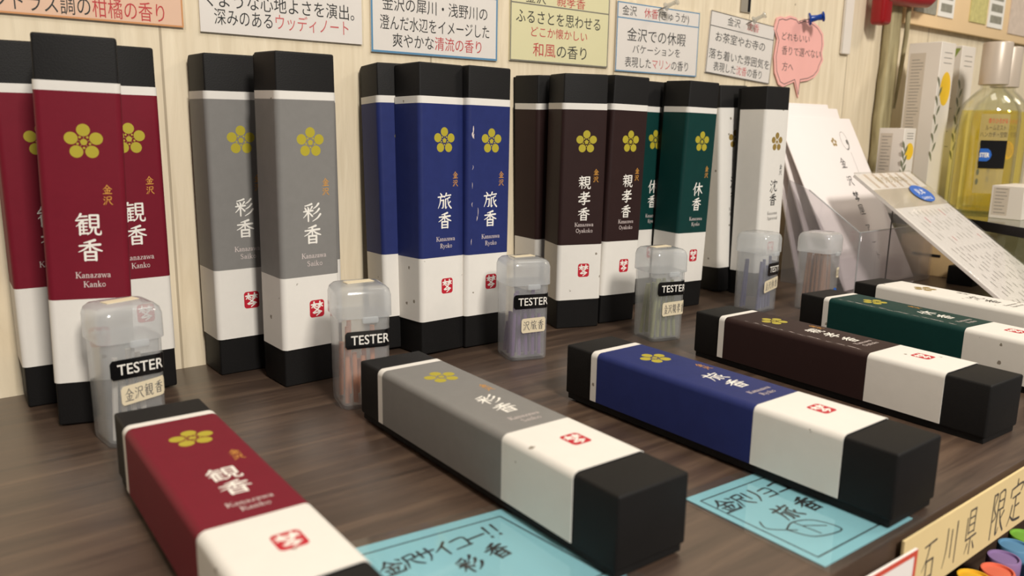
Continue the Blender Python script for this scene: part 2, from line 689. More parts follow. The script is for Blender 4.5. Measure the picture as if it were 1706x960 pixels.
KEN = box3(56, 36, 88, 91) + [[(57, 73, 6), (86, 73, 6)], [(57, 55, 6), (86, 55, 6)], [(57, 37, 6), (87, 37, 7)],
      [(64, 34, 8), (58, 16, 6), (44, 3, 3)], [(76, 34, 8), (76, 12, 8), (84, 4, 8), (95, 6, 7), (97, 20, 3)]]
G = {
    '香': [[(70, 96, 11), (50, 90, 8), (28, 85, 4)], [(10, 71, 7), (90, 76, 10)], [(50, 90, 10), (50, 48, 7)],
          [(47, 72, 9), (30, 56, 7), (6, 43, 3)], [(53, 72, 5), (72, 56, 9), (96, 46, 6)]] + box3(30, 4, 72, 42, 9) +
         [[(32, 23, 7), (70, 23, 7)], [(32, 6, 7), (70, 6, 7)]],
    '観': [[(22, 97, 9), (15, 84, 6), (5, 74, 3)], [(16, 85, 6), (45, 87, 7)], [(3, 68, 6), (47, 71, 8)],
          [(25, 68, 8), (18, 55, 6), (3, 42, 3)], [(16, 56, 8), (16, 3, 7)], [(31, 71, 6), (29, 57, 5)],
          [(16, 54, 6), (45, 56, 7)], [(16, 39, 5), (43, 40, 6)], [(16, 24, 5), (43, 25, 6)], [(14, 8, 6), (47, 10, 7)],
          [(30, 56, 6), (30, 8, 6)]] + KEN,
    '彩': [[(50, 95, 9), (32, 89, 7), (12, 85, 4)], [(12, 76, 5), (18, 64, 9)], [(28, 78, 5), (33, 66, 9)],
          [(52, 80, 9), (42, 64, 4)], [(5, 55, 6), (55, 59, 9)], [(30, 63, 9), (30, 3, 7)],
          [(28, 54, 8), (18, 38, 6), (3, 23, 3)], [(32, 52, 5), (52, 30, 9)],
          [(88, 95, 10), (75, 80, 7), (58, 69, 3)], [(91, 67, 10), (77, 51, 7), (57, 39, 3)], [(97, 38, 10), (80, 18, 7), (53, 2, 3)]],
    '旅': [[(20, 98, 5), (29, 86, 10)], [(3, 75, 7), (50, 79, 8)], [(21, 76, 8), (18, 42, 7), (3, 7, 3)],
          [(20, 54, 6), (42, 56, 8)], [(42, 56, 9), (39, 14, 8), (29, 8, 4)], [(63, 97, 9), (58, 84, 7), (49, 72, 3)],
          [(58, 82, 6), (95, 86, 8)], [(88, 72, 8), (72, 65, 6), (55, 60, 4)], [(57, 62, 8), (57, 8, 8), (67, 15, 3)],
          [(72, 66, 5), (79, 30, 8), (98, 6, 9)], [(92, 46, 8), (76, 30, 4)]],
    '親': [[(24, 99, 5), (28, 90, 9)], [(7, 85, 6), (48, 88, 8)], [(15, 81, 5), (20, 70, 8)], [(39, 83, 8), (32, 71, 4)],
          [(3, 66, 6), (52, 69, 8)], [(7, 46, 6), (49, 49, 8)], [(28, 66, 8), (28, 5, 7)], [(26, 46, 7), (5, 19, 3)],
          [(29, 44, 4), (47, 25, 8)]] + KEN,
    '孝': [[(22, 83, 6), (72, 87, 9)], [(46, 99, 9), (46, 64, 8)], [(4, 61, 7), (94, 67, 10)],
          [(86, 94, 10), (50, 60, 8), (6, 30, 3)], [(30, 46, 6), (68, 49, 9), (52, 36, 6)],
          [(51, 37, 8), (55, 14, 9), (48, 2, 8), (33, 9, 3)], [(8, 25, 7), (94, 30, 10)]],
    '休': [[(32, 97, 10), (20, 68, 8), (3, 45, 3)], [(22, 68, 9), (22, 1, 8)], [(35, 67, 7), (97, 72, 10)],
          [(64, 96, 10), (64, 1, 8)], [(62, 67, 9), (50, 40, 7), (29, 15, 3)], [(66, 67, 5), (80, 40, 9), (99, 18, 7)]],
    '沈': [[(10, 93, 5), (22, 83, 10)], [(4, 65, 5), (17, 56, 10)], [(6, 5, 9), (15, 20, 7), (25, 40, 3)],
          [(38, 79, 7), (36, 62, 8)], [(38, 79, 7), (93, 82, 8), (86, 66, 5)], [(62, 96, 9), (60, 52, 8), (31, 5, 3)],
          [(66, 58, 8), (68, 14, 8), (78, 6, 9), (93, 8, 8), (95, 25, 3)]],
    '金': [[(50, 99, 9), (30, 71, 7), (3, 51, 3)], [(51, 96, 5), (72, 71, 9), (98, 54, 7)], [(29, 60, 6), (71, 62, 8)],
          [(18, 39, 6), (82, 42, 8)], [(50, 60, 9), (50, 5, 8)], [(25, 31, 5), (34, 14, 9)], [(76, 33, 9), (64, 14, 4)],
          [(4, 3, 7), (96, 6, 9)]],
    '沢': [[(10, 93, 5), (22, 83, 10)], [(4, 65, 5), (17, 56, 10)], [(6, 5, 9), (15, 20, 7), (25, 40, 3)],
          [(42, 88, 7), (87, 91, 8), (84, 58, 8)], [(42, 60, 6), (85, 61, 7)], [(42, 88, 8), (41, 44, 7), (26, 3, 3)],
          [(62, 60, 5), (75, 28, 9), (99, 4, 8)]],
    '焚': [[(4, 79, 9), (46, 82, 9)], [(26, 97, 9), (26, 58, 9)], [(25, 79, 8), (6, 58, 6)], [(28, 79, 7), (45, 63, 8)],
          [(53, 80, 9), (96, 83, 9)], [(75, 97, 9), (75, 60, 9)], [(74, 80, 8), (54, 60, 6)], [(77, 80, 7), (95, 63, 8)],
          [(68, 58, 9), (48, 40, 8), (16, 24, 6)], [(34, 55, 7), (58, 38, 9), (88, 26, 8)],
          [(24, 20, 9), (78, 24, 9), (46, 2, 7)]],
    '石': [[(12, 83, 6), (92, 87, 8)], [(48, 84, 8), (32, 52, 6), (4, 28, 3)]] + box3(34, 4, 80, 46, 7) + [[(34, 7, 6), (79, 7, 6)]],
    '川': [[(20, 90, 7), (18, 42, 6), (3, 5, 3)], [(50, 82, 7), (50, 20, 6)], [(85, 94, 8), (85, 1, 6)]],
    '県': box3(30, 46, 74, 95, 6) + [[(31, 79, 5), (73, 79, 5)], [(31, 64, 5), (73, 64, 5)], [(31, 48, 5), (73, 48, 5)],
          [(14, 82, 6), (14, 35, 6)], [(14, 35, 6), (94, 37, 7)], [(52, 35, 7), (52, 1, 6)], [(32, 25, 7), (17, 7, 3)], [(70, 25, 4), (87, 8, 8)]],
    '限': [[(11, 94, 7), (11, 0, 6)], [(11, 93, 6), (34, 92, 7), (20, 66, 5), (36, 46, 6), (17, 37, 5)],
          [(48, 92, 6), (48, 6, 8), (65, 15, 3)], [(48, 92, 6), (84, 92, 6), (84, 54, 7)], [(48, 74, 5), (84, 74, 5)],
          [(48, 55, 5), (84, 55, 5)], [(93, 46, 7), (74, 33, 4)], [(62, 53, 4), (76, 24, 8), (99, 2, 7)]],
    '定': [[(50, 99, 6), (50, 88, 8)], [(12, 82, 6), (11, 66, 7)], [(12, 82, 6), (91, 85, 7), (82, 69, 5)], [(26, 61, 5), (77, 63, 7)],
          [(50, 62, 7), (50, 14, 6)], [(50, 38, 5), (79, 40, 6)], [(30, 44, 7), (22, 22, 6), (5, 3, 3)], [(22, 22, 4), (50, 8, 8), (97, 4, 8)]],
    'サ': [[(5, 66, 8), (95, 69, 9)], [(31, 92, 9), (29, 40, 7)], [(69, 95, 9), (66, 40, 7), (44, 3, 4)]],
    'イ': [[(80, 95, 9), (45, 65, 8), (8, 43, 4)], [(54, 70, 9), (54, 1, 7)]],
    'コ': [[(16, 78, 8), (83, 81, 8), (81, 15, 8)], [(12, 15, 7), (90, 17, 8)]],
    'ー': [[(8, 50, 9), (92, 53, 9)]],
    'リ': [[(26, 89, 9), (26, 36, 7)], [(74, 93, 9), (73, 42, 8), (44, 1, 4)]],
    'ョ': [[(20, 68, 7), (77, 70, 7), (77, 6, 7)], [(22, 38, 6), (76, 39, 6)], [(20, 8, 6), (77, 9, 7)]],
    '！': [[(34, 96, 10), (28, 36, 6)], [(24, 14, 10), (24, 8, 10)], [(80, 96, 10), (74, 36, 6)], [(70, 14, 10), (70, 8, 10)]],
    '屋': [[(16, 92, 7), (84, 94, 8), (84, 74, 6)], [(16, 74, 6), (84, 75, 6)], [(16, 92, 7), (15, 50, 7), (4, 4, 3)],
          [(26, 60, 6), (90, 62, 7)], [(52, 60, 6), (34, 44, 5), (74, 46, 6)], [(76, 54, 5), (86, 40, 8)],
          [(28, 28, 6), (84, 30, 7)], [(55, 42, 7), (55, 6, 6)], [(18, 4, 6), (94, 6, 7)]],
}


def _ell(cx, cy, rx, ry, w):
    return [(cx + rx * math.cos(2 * PI * k / 10), cy + ry * math.sin(2 * PI * k / 10), w) for k in range(11)]


def _s(x, y, l):
    return [(x - l / 2, y, 4), (x + l / 2, y, 4)]


LAT = {
    'K': (86, [[(20, 98, 13), (20, 2, 13)], _s(20, 2, 30), _s(20, 98, 30), [(72, 98, 5), (24, 44, 5)], [(38, 58, 12), (74, 2, 12)], _s(72, 98, 26), _s(76, 2, 28)]),
    'a': (54, [[(9, 48, 9), (18, 59, 7), (32, 58, 9), (38, 46, 10), (38, 10, 10), (49, 3, 5)], [(38, 36, 5), (16, 29, 8), (8, 16, 10), (16, 3, 8), (28, 4, 6), (38, 14, 5)]]),
    'n': (60, [[(14, 60, 10), (14, 2, 10)], _s(14, 2, 24), [(14, 46, 5), (27, 59, 7), (40, 56, 9), (43, 44, 10), (43, 2, 10)], _s(43, 2, 24), [(4, 58, 4), (14, 60, 6)]]),
    'z': (50, [[(8, 58, 5), (42, 58, 5)], [(41, 58, 10), (9, 3, 10)], [(8, 3, 5), (43, 3, 5)]]),
    'w': (80, [[(8, 60, 10), (24, 2, 9)], [(24, 2, 5), (40, 58, 5)], [(40, 58, 10), (56, 2, 9)], [(56, 2, 5), (72, 60, 5)], _s(8, 60, 22), _s(72, 60, 20)]),
    'k': (60, [[(14, 100, 10), (14, 2, 10)], _s(14, 2, 24), [(44, 58, 5), (16, 26, 5)], [(24, 34, 10), (46, 2, 10)], _s(47, 2, 22), _s(45, 59, 20)]),
    'o': (56, [_ell(28, 31, 20, 28, 8)]),
    'S': (62, [[(49, 78, 6), (40, 96, 7), (22, 96, 8), (12, 78, 10), (24, 60, 11), (40, 46, 11), (50, 26, 10), (38, 4, 8), (20, 4, 7), (10, 22, 6)]]),
    'i': (30, [[(14, 60, 10), (14, 2, 10)], _s(14, 2, 24), [(14, 84, 12), (14, 86, 12)], [(4, 58, 4), (14, 60, 6)]]),
    'R': (78, [[(18, 98, 13), (18, 2, 13)], _s(18, 2, 30), _s(16, 98, 28), [(18, 97, 5), (44, 97, 7), (56, 76, 12), (44, 53, 7), (18, 52, 5)], [(38, 52, 11), (64, 2, 12)], _s(68, 2, 20)]),
    'y': (58, [[(8, 60, 10), (28, 6, 9)], [(50, 60, 5), (28, 4, 6), (16, -24, 6), (6, -24, 9)], _s(8, 60, 22), _s(50, 60, 18)]),
    'u': (60, [[(14, 60, 10), (14, 18, 10), (24, 2, 8), (42, 14, 5)], [(43, 60, 10), (43, 2, 10)], [(43, 2, 4), (54, 2, 4)], _s(9, 60, 14), _s(38, 60, 14)]),
    'O': (84, [_ell(42, 50, 34, 47, 10)]),
    'A': (78, [[(38, 100, 5), (10, 2, 5)], [(38, 100, 12), (66, 2, 12)], [(20, 34, 4), (56, 34, 4)], _s(10, 2, 24), _s(66, 2, 28)]),
    'g': (56, [_ell(26, 42, 15, 17, 8), _ell(28, -8, 20, 13, 7), [(16, 26, 6), (14, 14, 7), (36, 8, 7)], [(38, 54, 5), (50, 60, 7)]]),
    'r': (42, [[(14, 60, 10), (14, 2, 10)], _s(14, 2, 24), [(14, 44, 5), (26, 59, 7), (37, 54, 10)]]),
    'd': (58, [_ell(24, 30, 17, 27, 8), [(44, 100, 10), (44, 2, 10)], [(44, 2, 4), (54, 3, 4)]]),
    ' ': (34, []),
}


class Flat2:
    """collects flat strokes with material slots in metres on a 2-D sheet"""
    def __init__(s):
        s.items = []

    def stroke(s, pts, mi=0):
        s.items.append((ribbon(pts), mi))

    def glyph(s, ch, cx, cy, w, h, mi=0, weight=1.0):
        for st in G[ch]:
            k = (w + h) / 200
            s.items.append((ribbon([(cx + (p[0] - 50) * w / 100, cy + (p[1] - 50) * h / 100, p[2] * k * weight) for p in [tuple(q) if len(q) > 2 else (q[0], q[1], 8) for q in st]], 5), mi))

    def latin(s, word, cx, y0, cap, mi=0, weight=1.0, wide=1.0, width=None):
        tot = sum(LAT[c][0] for c in word)
        k = cap / 100
        kx = k * wide if width is None else width / tot
        x = cx - tot * kx / 2
        for c in word:
            adv, strokes = LAT[c]
            for st in strokes:
                s.items.append((ribbon([(x + p[0] * kx, y0 + p[1] * k, p[2] * k * weight) for p in st], 3), mi))
            x += adv * kx

    def poly(s, pts, mi=0):
        s.items.append(((list(pts), [tuple(range(len(pts)))]), mi))

    def disc(s, cx, cy, rx, ry, mi=0, n=28):
        s.poly([(cx + rx * math.cos(2 * PI * k / n), cy + ry * math.sin(2 * PI * k / n)) for k in range(n)], mi)

    def tri(s, tri, mi=0):
        s.items.append((tri, mi))

    def frame(s, x0, y0, x1, y1, w, mi=0):
        for (a, b, c, d) in ((x0, y0, x1, y0 + w), (x0, y1 - w, x1, y1), (x0, y0 + w, x0 + w, y1 - w), (x1 - w, y0 + w, x1, y1 - w)):
            s.poly([(a, b), (c, b), (c, d), (a, d)], mi)

    def lay(s, mb, O, ex, ey, base=0.00003, step=0.0000012, bend=None):
        for i, (tri, mi) in enumerate(s.items):
            if bend is None:
                mb.flat(tri, O, ex, ey, mi, base + step * i)
            else:
                mb.add([bend(x, y, base + step * i) for x, y in tri[0]], tri[1], mi)
        return mb


def rrect(x0, y0, x1, y1, r, n=5):
    out = []
    for (cx, cy, a0) in ((x1 - r, y0 + r, -90), (x1 - r, y1 - r, 0), (x0 + r, y1 - r, 90), (x0 + r, y0 + r, 180)):
        for k in range(n + 1):
            a = math.radians(a0 + 90 * k / n)
            out.append((cx + r * math.cos(a), cy + r * math.sin(a)))
    return out


# ------------------------------------------------------------------ the setting
wall = MB().box((-0.9, 0.0, -0.78), (2.2, 0.05, 1.6)).build('wall_back', M['wall'])
tag(wall, 'cream painted board wall with vertical grain behind the display', None, None, 'structure')
wall['label'] = 'cream painted board wall with vertical grain behind the display'
fl = MB().box((-0.9, -2.2, -0.80), (2.2, 0.0, -0.78)).build('floor', M['floor'])
tag(fl, 'brown shop floor below the display table', None, None, 'structure')

tb = thing('display_table', 'dark stained wooden table that carries all the incense boxes', 'table', loc=(0.4, -0.18, -0.78))


def rel(o, p):  # child mesh coordinates were given in world space
    o.location = -Vector(p)
    return o


rel(MB().box((-0.6, -0.357, -0.024), (1.7, -0.0005, 0.0), 0.0012).build('tabletop', M['table'], tb), (0.4, -0.18, -0.78))
rel(MB().box((-0.6, -0.47, -0.094), (1.7, -0.10, -0.080), 0.001).build('lower_shelf', M['table'], tb), (0.4, -0.18, -0.78))
rel(MB().box((-0.6, -0.12, -0.080), (1.7, -0.10, -0.024), 0.0).build('back_panel', M['table'], tb), (0.4, -0.18, -0.78))
for (x, y) in ((-0.56, -0.32), (1.62, -0.32), (-0.56, -0.14), (1.62, -0.14)):
    rel(MB().box((x, y - 0.02, -0.78), (x + 0.05, y + 0.03, -0.094), 0.002).build('leg', M['table'], tb), (0.4, -0.18, -0.78))

# ------------------------------------------------------------------ incense boxes
BW, BD, BG, BL = 0.03333, 0.02643, 0.00306, 0.18
T1, T2, T3, T4 = 0.1098, 0.1335, 0.658, 0.8815
BH = BD + BG
SO = 0.0007                       # how far the paper sleeve stands off the lid
TITLES = {'red': ('観香', 'Kanko'), 'grey': ('彩香', 'Saiko'), 'blue': ('旅香', 'Ryoko'),
          'brown': ('親孝香', 'Oyakoko'), 'green': ('休香', 'Kyuka'), 'white': ('沈香', 'Agarwood')}


def make_box(kind, pose, label, group, mw):
    """pose 'lying': length along -y, lid upwards; 'standing': lid faces -y, top end up"""
    if pose == 'lying':
        X = Matrix.Identity(4)
    else:   # (x, y, z) -> (x, -z, y), base centre at the origin
        X = Matrix(((1, 0, 0, 0), (0, 0, -1, BH / 2), (0, 1, 0, BL), (0, 0, 0, 1)))
    root = thing('incense_box', label, 'incense box', group, mw)

    def fin(mb, name, mats, par):
        mb.v = [tuple(X @ Vector(p)) for p in mb.v]
        return mb.build(name, mats, par)
    h = BW / 2
    fin(MB().box((-h, -BL, BG), (h, 0, BH), 0.0011, 3), 'lid', M['lid'], root)
    fin(MB().box((-h + 0.001, -BL + 0.001, 0), (h - 0.001, -0.001, BG + 0.0006), 0.0003, 1), 'base', M['lid'], root)
    # sleeve: U-shaped paper band with rounded shoulders
    r = 0.0030
    prof = [(h + SO, BG + 0.0012), (h + SO, BH + SO - r)]
    for k in range(1, 8):
        a = math.radians(90 * k / 8)
        prof.append((h + SO - r + r * math.cos(a), BH + SO - r + r * math.sin(a)))
    top = [(h + SO - r, BH + SO)]
    half = prof + top
    full = half + [(-x, z) for x, z in reversed(half)]
    th = 0.0003
    mb = MB()
    if kind == 'white':
        bands = [(T1 * 0.97, T4, 0)]
    else:
        bands = [(T1, T2, 0), (T2, T3, 1), (T3, T4, 0)]
    n = len(full)
    nrm = []
    for i in range(n):
        a, b = Vector(full[max(i - 1, 0)]), Vector(full[min(i + 1, n - 1)])
        d = (b - a).normalized()
        nrm.append(Vector((-d.y, d.x)) * -1)
    rnd = random.Random(sum(ord(c) for c in kind + pose))
    for (ta, tb_, mi) in bands:
        rows = []
        for y in (-ta * BL, -tb_ * BL):
            rows.append([(p[0], y, p[1]) for p in full])
            rows.append([(p[0] - q.x * th, y, p[1] - q.y * th) for p, q in zip(full, nrm)])
        vs = rows[0] + rows[2] + rows[1] + rows[3]
        fs = []
        for i in range(n - 1):
            fs.append((i, i + 1, n + i + 1, n + i))
        mb.add(vs[:2 * n], [tuple(reversed(f)) for f in fs], mi, True)
        mb.add(vs[2 * n:], fs, 0, True)
        ends = []
        for i in range(n - 1):
            ends.append((i, i + 1, 2 * n + i + 1, 2 * n + i))
            ends.append((n + i, 3 * n + i, 3 * n + i + 1, n + i + 1))
        ends += [(0, 2 * n, 3 * n, n), (n - 1, 2 * n - 1, 4 * n - 1, 3 * n - 1)]
        mb.add(vs, ends, 0)
    colour = M['washi'] if kind == 'white' else M[kind]
    sl = fin(mb, 'sleeve', [M['washi'], colour], root)
    sl['label'] = ('plain white fibre-flecked paper sleeve' if kind == 'white' else
                   kind + ' paper sleeve with a thin white band above and a wide white band below')
    Ot = Vector((0, 0, BH + SO))

    def on_top(f2, name, mats, lab=None):
        o = fin(f2.lay(MB(), Ot, (1, 0, 0), (0, 1, 0)), name, mats, sl)
        if lab:
            o['label'] = lab
        return o

    def pos(u, t):
        return ((u - 0.5) * BW, -t * BL)
    # five-petalled plum emblem
    f2 = Flat2()
    cx, cy = pos(0.54, 0.256)
    for k in range(5):
        a = PI / 2 + 2 * PI * k / 5
        f2.disc(cx + 0.0053 * math.cos(a), cy + 0.0053 * math.sin(a), 0.00275, 0.00275, 0)
        f2.stroke([(cx + 0.0012 * math.cos(a), cy + 0.0012 * math.sin(a), 0.0003), (cx + 0.0027 * math.cos(a), cy + 0.0027 * math.sin(a), 0.0003)], 1)
        b = a + PI / 5
        f2.disc(cx + 0.0026 * math.cos(b), cy + 0.0026 * math.sin(b), 0.00052, 0.00052, 0, 12)
    f2.disc(cx, cy, 0.0014, 0.0014, 0)
    on_top(f2, 'emblem', [M['oldgold'] if kind == 'white' else M['gold'], M['oldgold']], 'golden five-petalled plum blossom emblem')
    # seal
    f2 = Flat2()
    cx, cy = pos(0.585, 0.762)
    f2.poly([(cx + x, cy + y) for x, y in rrect(-0.0044, -0.0049, 0.0044, 0.0049, 0.0017)], 0)
    f2.glyph('焚', cx, cy, 0.0072, 0.0082, 1, 1.25)
    on_top(f2, 'seal', [M['seal'], M['white_ink']], 'red rounded seal with white characters')
    # lettering
    f2 = Flat2()
    title, roman = TITLES[kind]
    three = len(title) == 3
    ts = (0.412, 0.474, 0.536) if three else (0.463, 0.530)
    sz = 0.0096 if three else 0.0106
    for ch, t in zip(title, ts):
        x, y = pos(0.535, t)
        f2.glyph(ch, x, y, sz, sz * 0.96, 0, 1.12)
    for ch, t in zip('金沢', (0.372, 0.400) if three else (0.374, 0.402)):
        x, y = pos(0.79, t)
        f2.glyph(ch, x, y, 0.0038, 0.0041, 1, 1.25)
    t0 = 0.585 if three else 0.602
    x, y = pos(0.555, t0)
    f2.latin('Kanazawa', x, y, 0.0028, 2, 1.15, width=0.0148)
    x, y = pos(0.565, t0 + 0.0245)
    f2.latin(roman, x, y, 0.0028, 2, 1.15, width=0.0148 * len(roman) / 8 * 1.02)
    if kind == 'white':
        ms = [M['black_ink'], M['black_ink'], M['grey_ink']]
    else:
        ms = [M['white_ink'], M['orange'], M['pale_ink']]
    on_top(f2, 'lettering', ms)
    return root


def standing_mw(x, y, yaw, lean, roll):
    R = Matrix.Rotation(yaw, 4, 'Z') @ Matrix.Rotation(roll, 4, 'Y') @ Matrix.Rotation(-lean, 4, 'X')
    p = Vector((x, y, 0)) + R @ Vector((BW / 2, BH / 2, 0))
    lo = min((R @ Vector((sx * BW / 2, sy * BH / 2, 0))).z for sx in (-1, 1) for sy in (-1, 1))
    return Matrix.Translation((p.x, p.y, -lo)) @ R


STAND = {
    'red': [('R2', 0.0552, -0.0649, -0.2251, -0.031, 0.0244, 'crimson incense box standing in front of the two other crimson upright boxes'),
            ('R1', 0.0478, -0.0264, -0.0461, -0.004, -0.0035, 'crimson upright incense box leftmost of all, cut by the left picture edge'),
            ('R3', 0.0851, -0.0355, 0.0438, 0.0231, 0.0043, 'crimson upright incense box against the wall, right behind the front crimson box')],
    'grey': [('G2', 0.1655, -0.071, 0.0443, -0.0195, -0.0012, 'grey incense box standing in front of the other grey upright boxes'),
             ('G1', 0.1441, -0.0293, 0.0005, -0.0059, -0.0033, 'grey upright incense box against the wall, left of and behind the front grey box'),
             ('G3', 0.1873, -0.031, 0.028, -0.001, -0.0063, 'grey upright incense box hidden behind the front grey box, only its right edge showing')],
    'blue': [('B1', 0.2588, -0.0627, 0.0676, 0.022, 0.0108, 'indigo blue incense box standing in the middle of the three blue upright boxes'),
             ('B2', 0.2918, -0.063, 0.0057, 0.0077, 0.0143, 'indigo blue upright incense box with scuffed corner, rightmost of the three blue ones'),
             ('B0', 0.2473, -0.0382, -0.0988, 0.0434, -0.003, 'indigo blue upright incense box against the wall, leftmost of the three blue ones')],
    'brown': [('K2', 0.3759, -0.0574, -0.3207, -0.0136, -0.0007, 'dark brown incense box standing in the middle of the three brown upright boxes'),
              ('K3', 0.4122, -0.0647, -0.0756, -0.0148, 0.0189, 'dark brown upright incense box, rightmost of the three, beside the green box'),
              ('K1', 0.3829, -0.0261, 0.0098, -0.0188, -0.0337, 'dark brown upright incense box against the wall behind the middle brown box')],
    'green': [('E2', 0.4959, -0.0617, -0.0533, -0.0207, 0.0188, 'dark green incense box standing right of the brown upright boxes, in front'),
              ('E1', 0.4779, -0.0338, -0.0144, 0.0123, 0.0202, 'dark green upright incense box against the wall, mostly hidden behind the front green box')],
    'white': [('W2', 0.5925, -0.0712, 0.0096, 0.0054, -0.0038, 'white incense box standing at the right end of the upright row, in front'),
              ('W1', 0.581, -0.0426, -0.1187, 0.0581, -0.0187, 'white upright incense box behind and left of the front white one')],
}
LIE = {
    'red': (0.0640, -0.1443, -0.0288, 0.0, 'crimson incense box lying flat in the front left corner of the table'),
    'grey': (0.1763, -0.1385, -0.0201, 0.0010, 'grey incense box lying flat, partly on a blue handwritten card'),
    'blue': (0.2798, -0.1746, -0.0046, 0.0010, 'indigo blue incense box lying flat, its near end on a blue handwritten card'),
    'brown': (0.4046, -0.1594, -0.0414, 0.0, 'dark brown incense box lying flat between the blue and green lying boxes'),
    'green': (0.5146, -0.1651, -0.1041, 0.0, 'dark green incense box lying flat between the brown and white lying boxes'),
    'white': (0.5918, -0.1628, -0.1083, 0.0, 'white incense box lying flat at the far right of the lying row'),
}
for kind in STAND:
    first = None
    for (_, x, y, yaw, lean, roll, lab) in STAND[kind]:
        mw = standing_mw(x, y, yaw, lean, roll)
        if first is None:
            first = make_box(kind, 'standing', lab, kind + ' incense boxes standing along the wall', mw)
        else:
            dup(first, lab, mw)
for kind, (x, y, yaw, z, lab) in LIE.items():
    Rz = Matrix.Rotation(yaw, 4, 'Z')
    make_box(kind, 'lying', lab, 'incense boxes lying flat on the table', Matrix.Translation(Vector((x, y, z)) + Rz @ Vector((BW / 2, 0, 0))) @ Rz)



def add_scuffs(root, standing, marks):
    """pale worn nicks in the paper along the sleeve's left shoulder; marks = (u, t, length, width)"""
    sl = [c for c in root.children if c.name.startswith('sleeve')][0]
    X = Matrix(((1, 0, 0, 0), (0, 0, -1, BH / 2), (0, 1, 0, BL), (0, 0, 0, 1))) if standing else Matrix.Identity(4)
    f2 = Flat2()
    rs_ = random.Random(len(marks))
    for (u, t, l, w) in marks:
        x, y = (u - 0.5) * BW, -t * BL
        f2.stroke([(x, y, w * 0.3), (x + rs_.uniform(-0.0005, 0.0005), y - l * 0.4, w), (x + rs_.uniform(-0.0004, 0.0004), y - l, w * 0.2)])
    mb = f2.lay(MB(), (0, 0, BH + SO), (1, 0, 0), (0, 1, 0))
    mb.v = [tuple(X @ Vector(p)) for p in mb.v]
    o = mb.build('scuff_marks', M['pale_ink'], sl)
    o['label'] = 'pale worn nicks in the paper'


BOXES = [o for o in COL.objects if o.name.startswith('incense_box')]
for o in BOXES:
    if 'scuffed corner' in o['label']:
        add_scuffs(o, True, [(0.11, 0.205, 0.0050, 0.0009), (0.10, 0.225, 0.0040, 0.0012), (0.13, 0.232, 0.0030, 0.0006), (0.105, 0.34, 0.003, 0.0003),
                             (0.10, 0.40, 0.004, 0.0003), (0.11, 0.47, 0.003, 0.0004), (0.24, 0.49, 0.0060, 0.0004), (0.22, 0.52, 0.0030, 0.0006), (0.10, 0.60, 0.004, 0.0004)])
    elif o['label'].startswith('dark brown incense box lying'):
        add_scuffs(o, False, [(0.10 + 0.012 * (k % 3), 0.20 + 0.034 * k, 0.0028 + 0.0014 * (k % 4), 0.00030 + 0.00012 * (k % 3)) for k in range(13)])
    elif o['label'].startswith('dark green incense box lying'):
        add_scuffs(o, False, [(0.10 + 0.014 * (k % 3), 0.16 + 0.033 * k, 0.0036 + 0.0016 * (k % 4), 0.00035 + 0.00016 * (k % 3)) for k in range(14)])

# ------------------------------------------------------------------ tester jars and their incense sticks
JS, JH = 0.0264, 0.0492          # body side and height; lid above


def rsq(s, r):
    return rrect(-s / 2, -s / 2, s / 2, s / 2, r, 5)


def shell(mb, rings, mi=0, cap0=True, cap1=True):
    n = len(rings[0])
    vs = [p for r in rings for p in r]
    fs = []
    for i in range(len(rings) - 1):
        for k in range(n):
            k2 = (k + 1) % n
            fs.append((i * n + k, i * n + k2, (i + 1) * n + k2, (i + 1) * n + k))
    if cap0:
        fs.append(tuple(reversed(range(n))))
    if cap1:
        fs.append(tuple((len(rings) - 1) * n + k for k in range(n)))
    mb.add(vs, fs, mi, True)


def ring(s, r, z):
    return [(x, y, z) for x, y in rsq(s, r)]


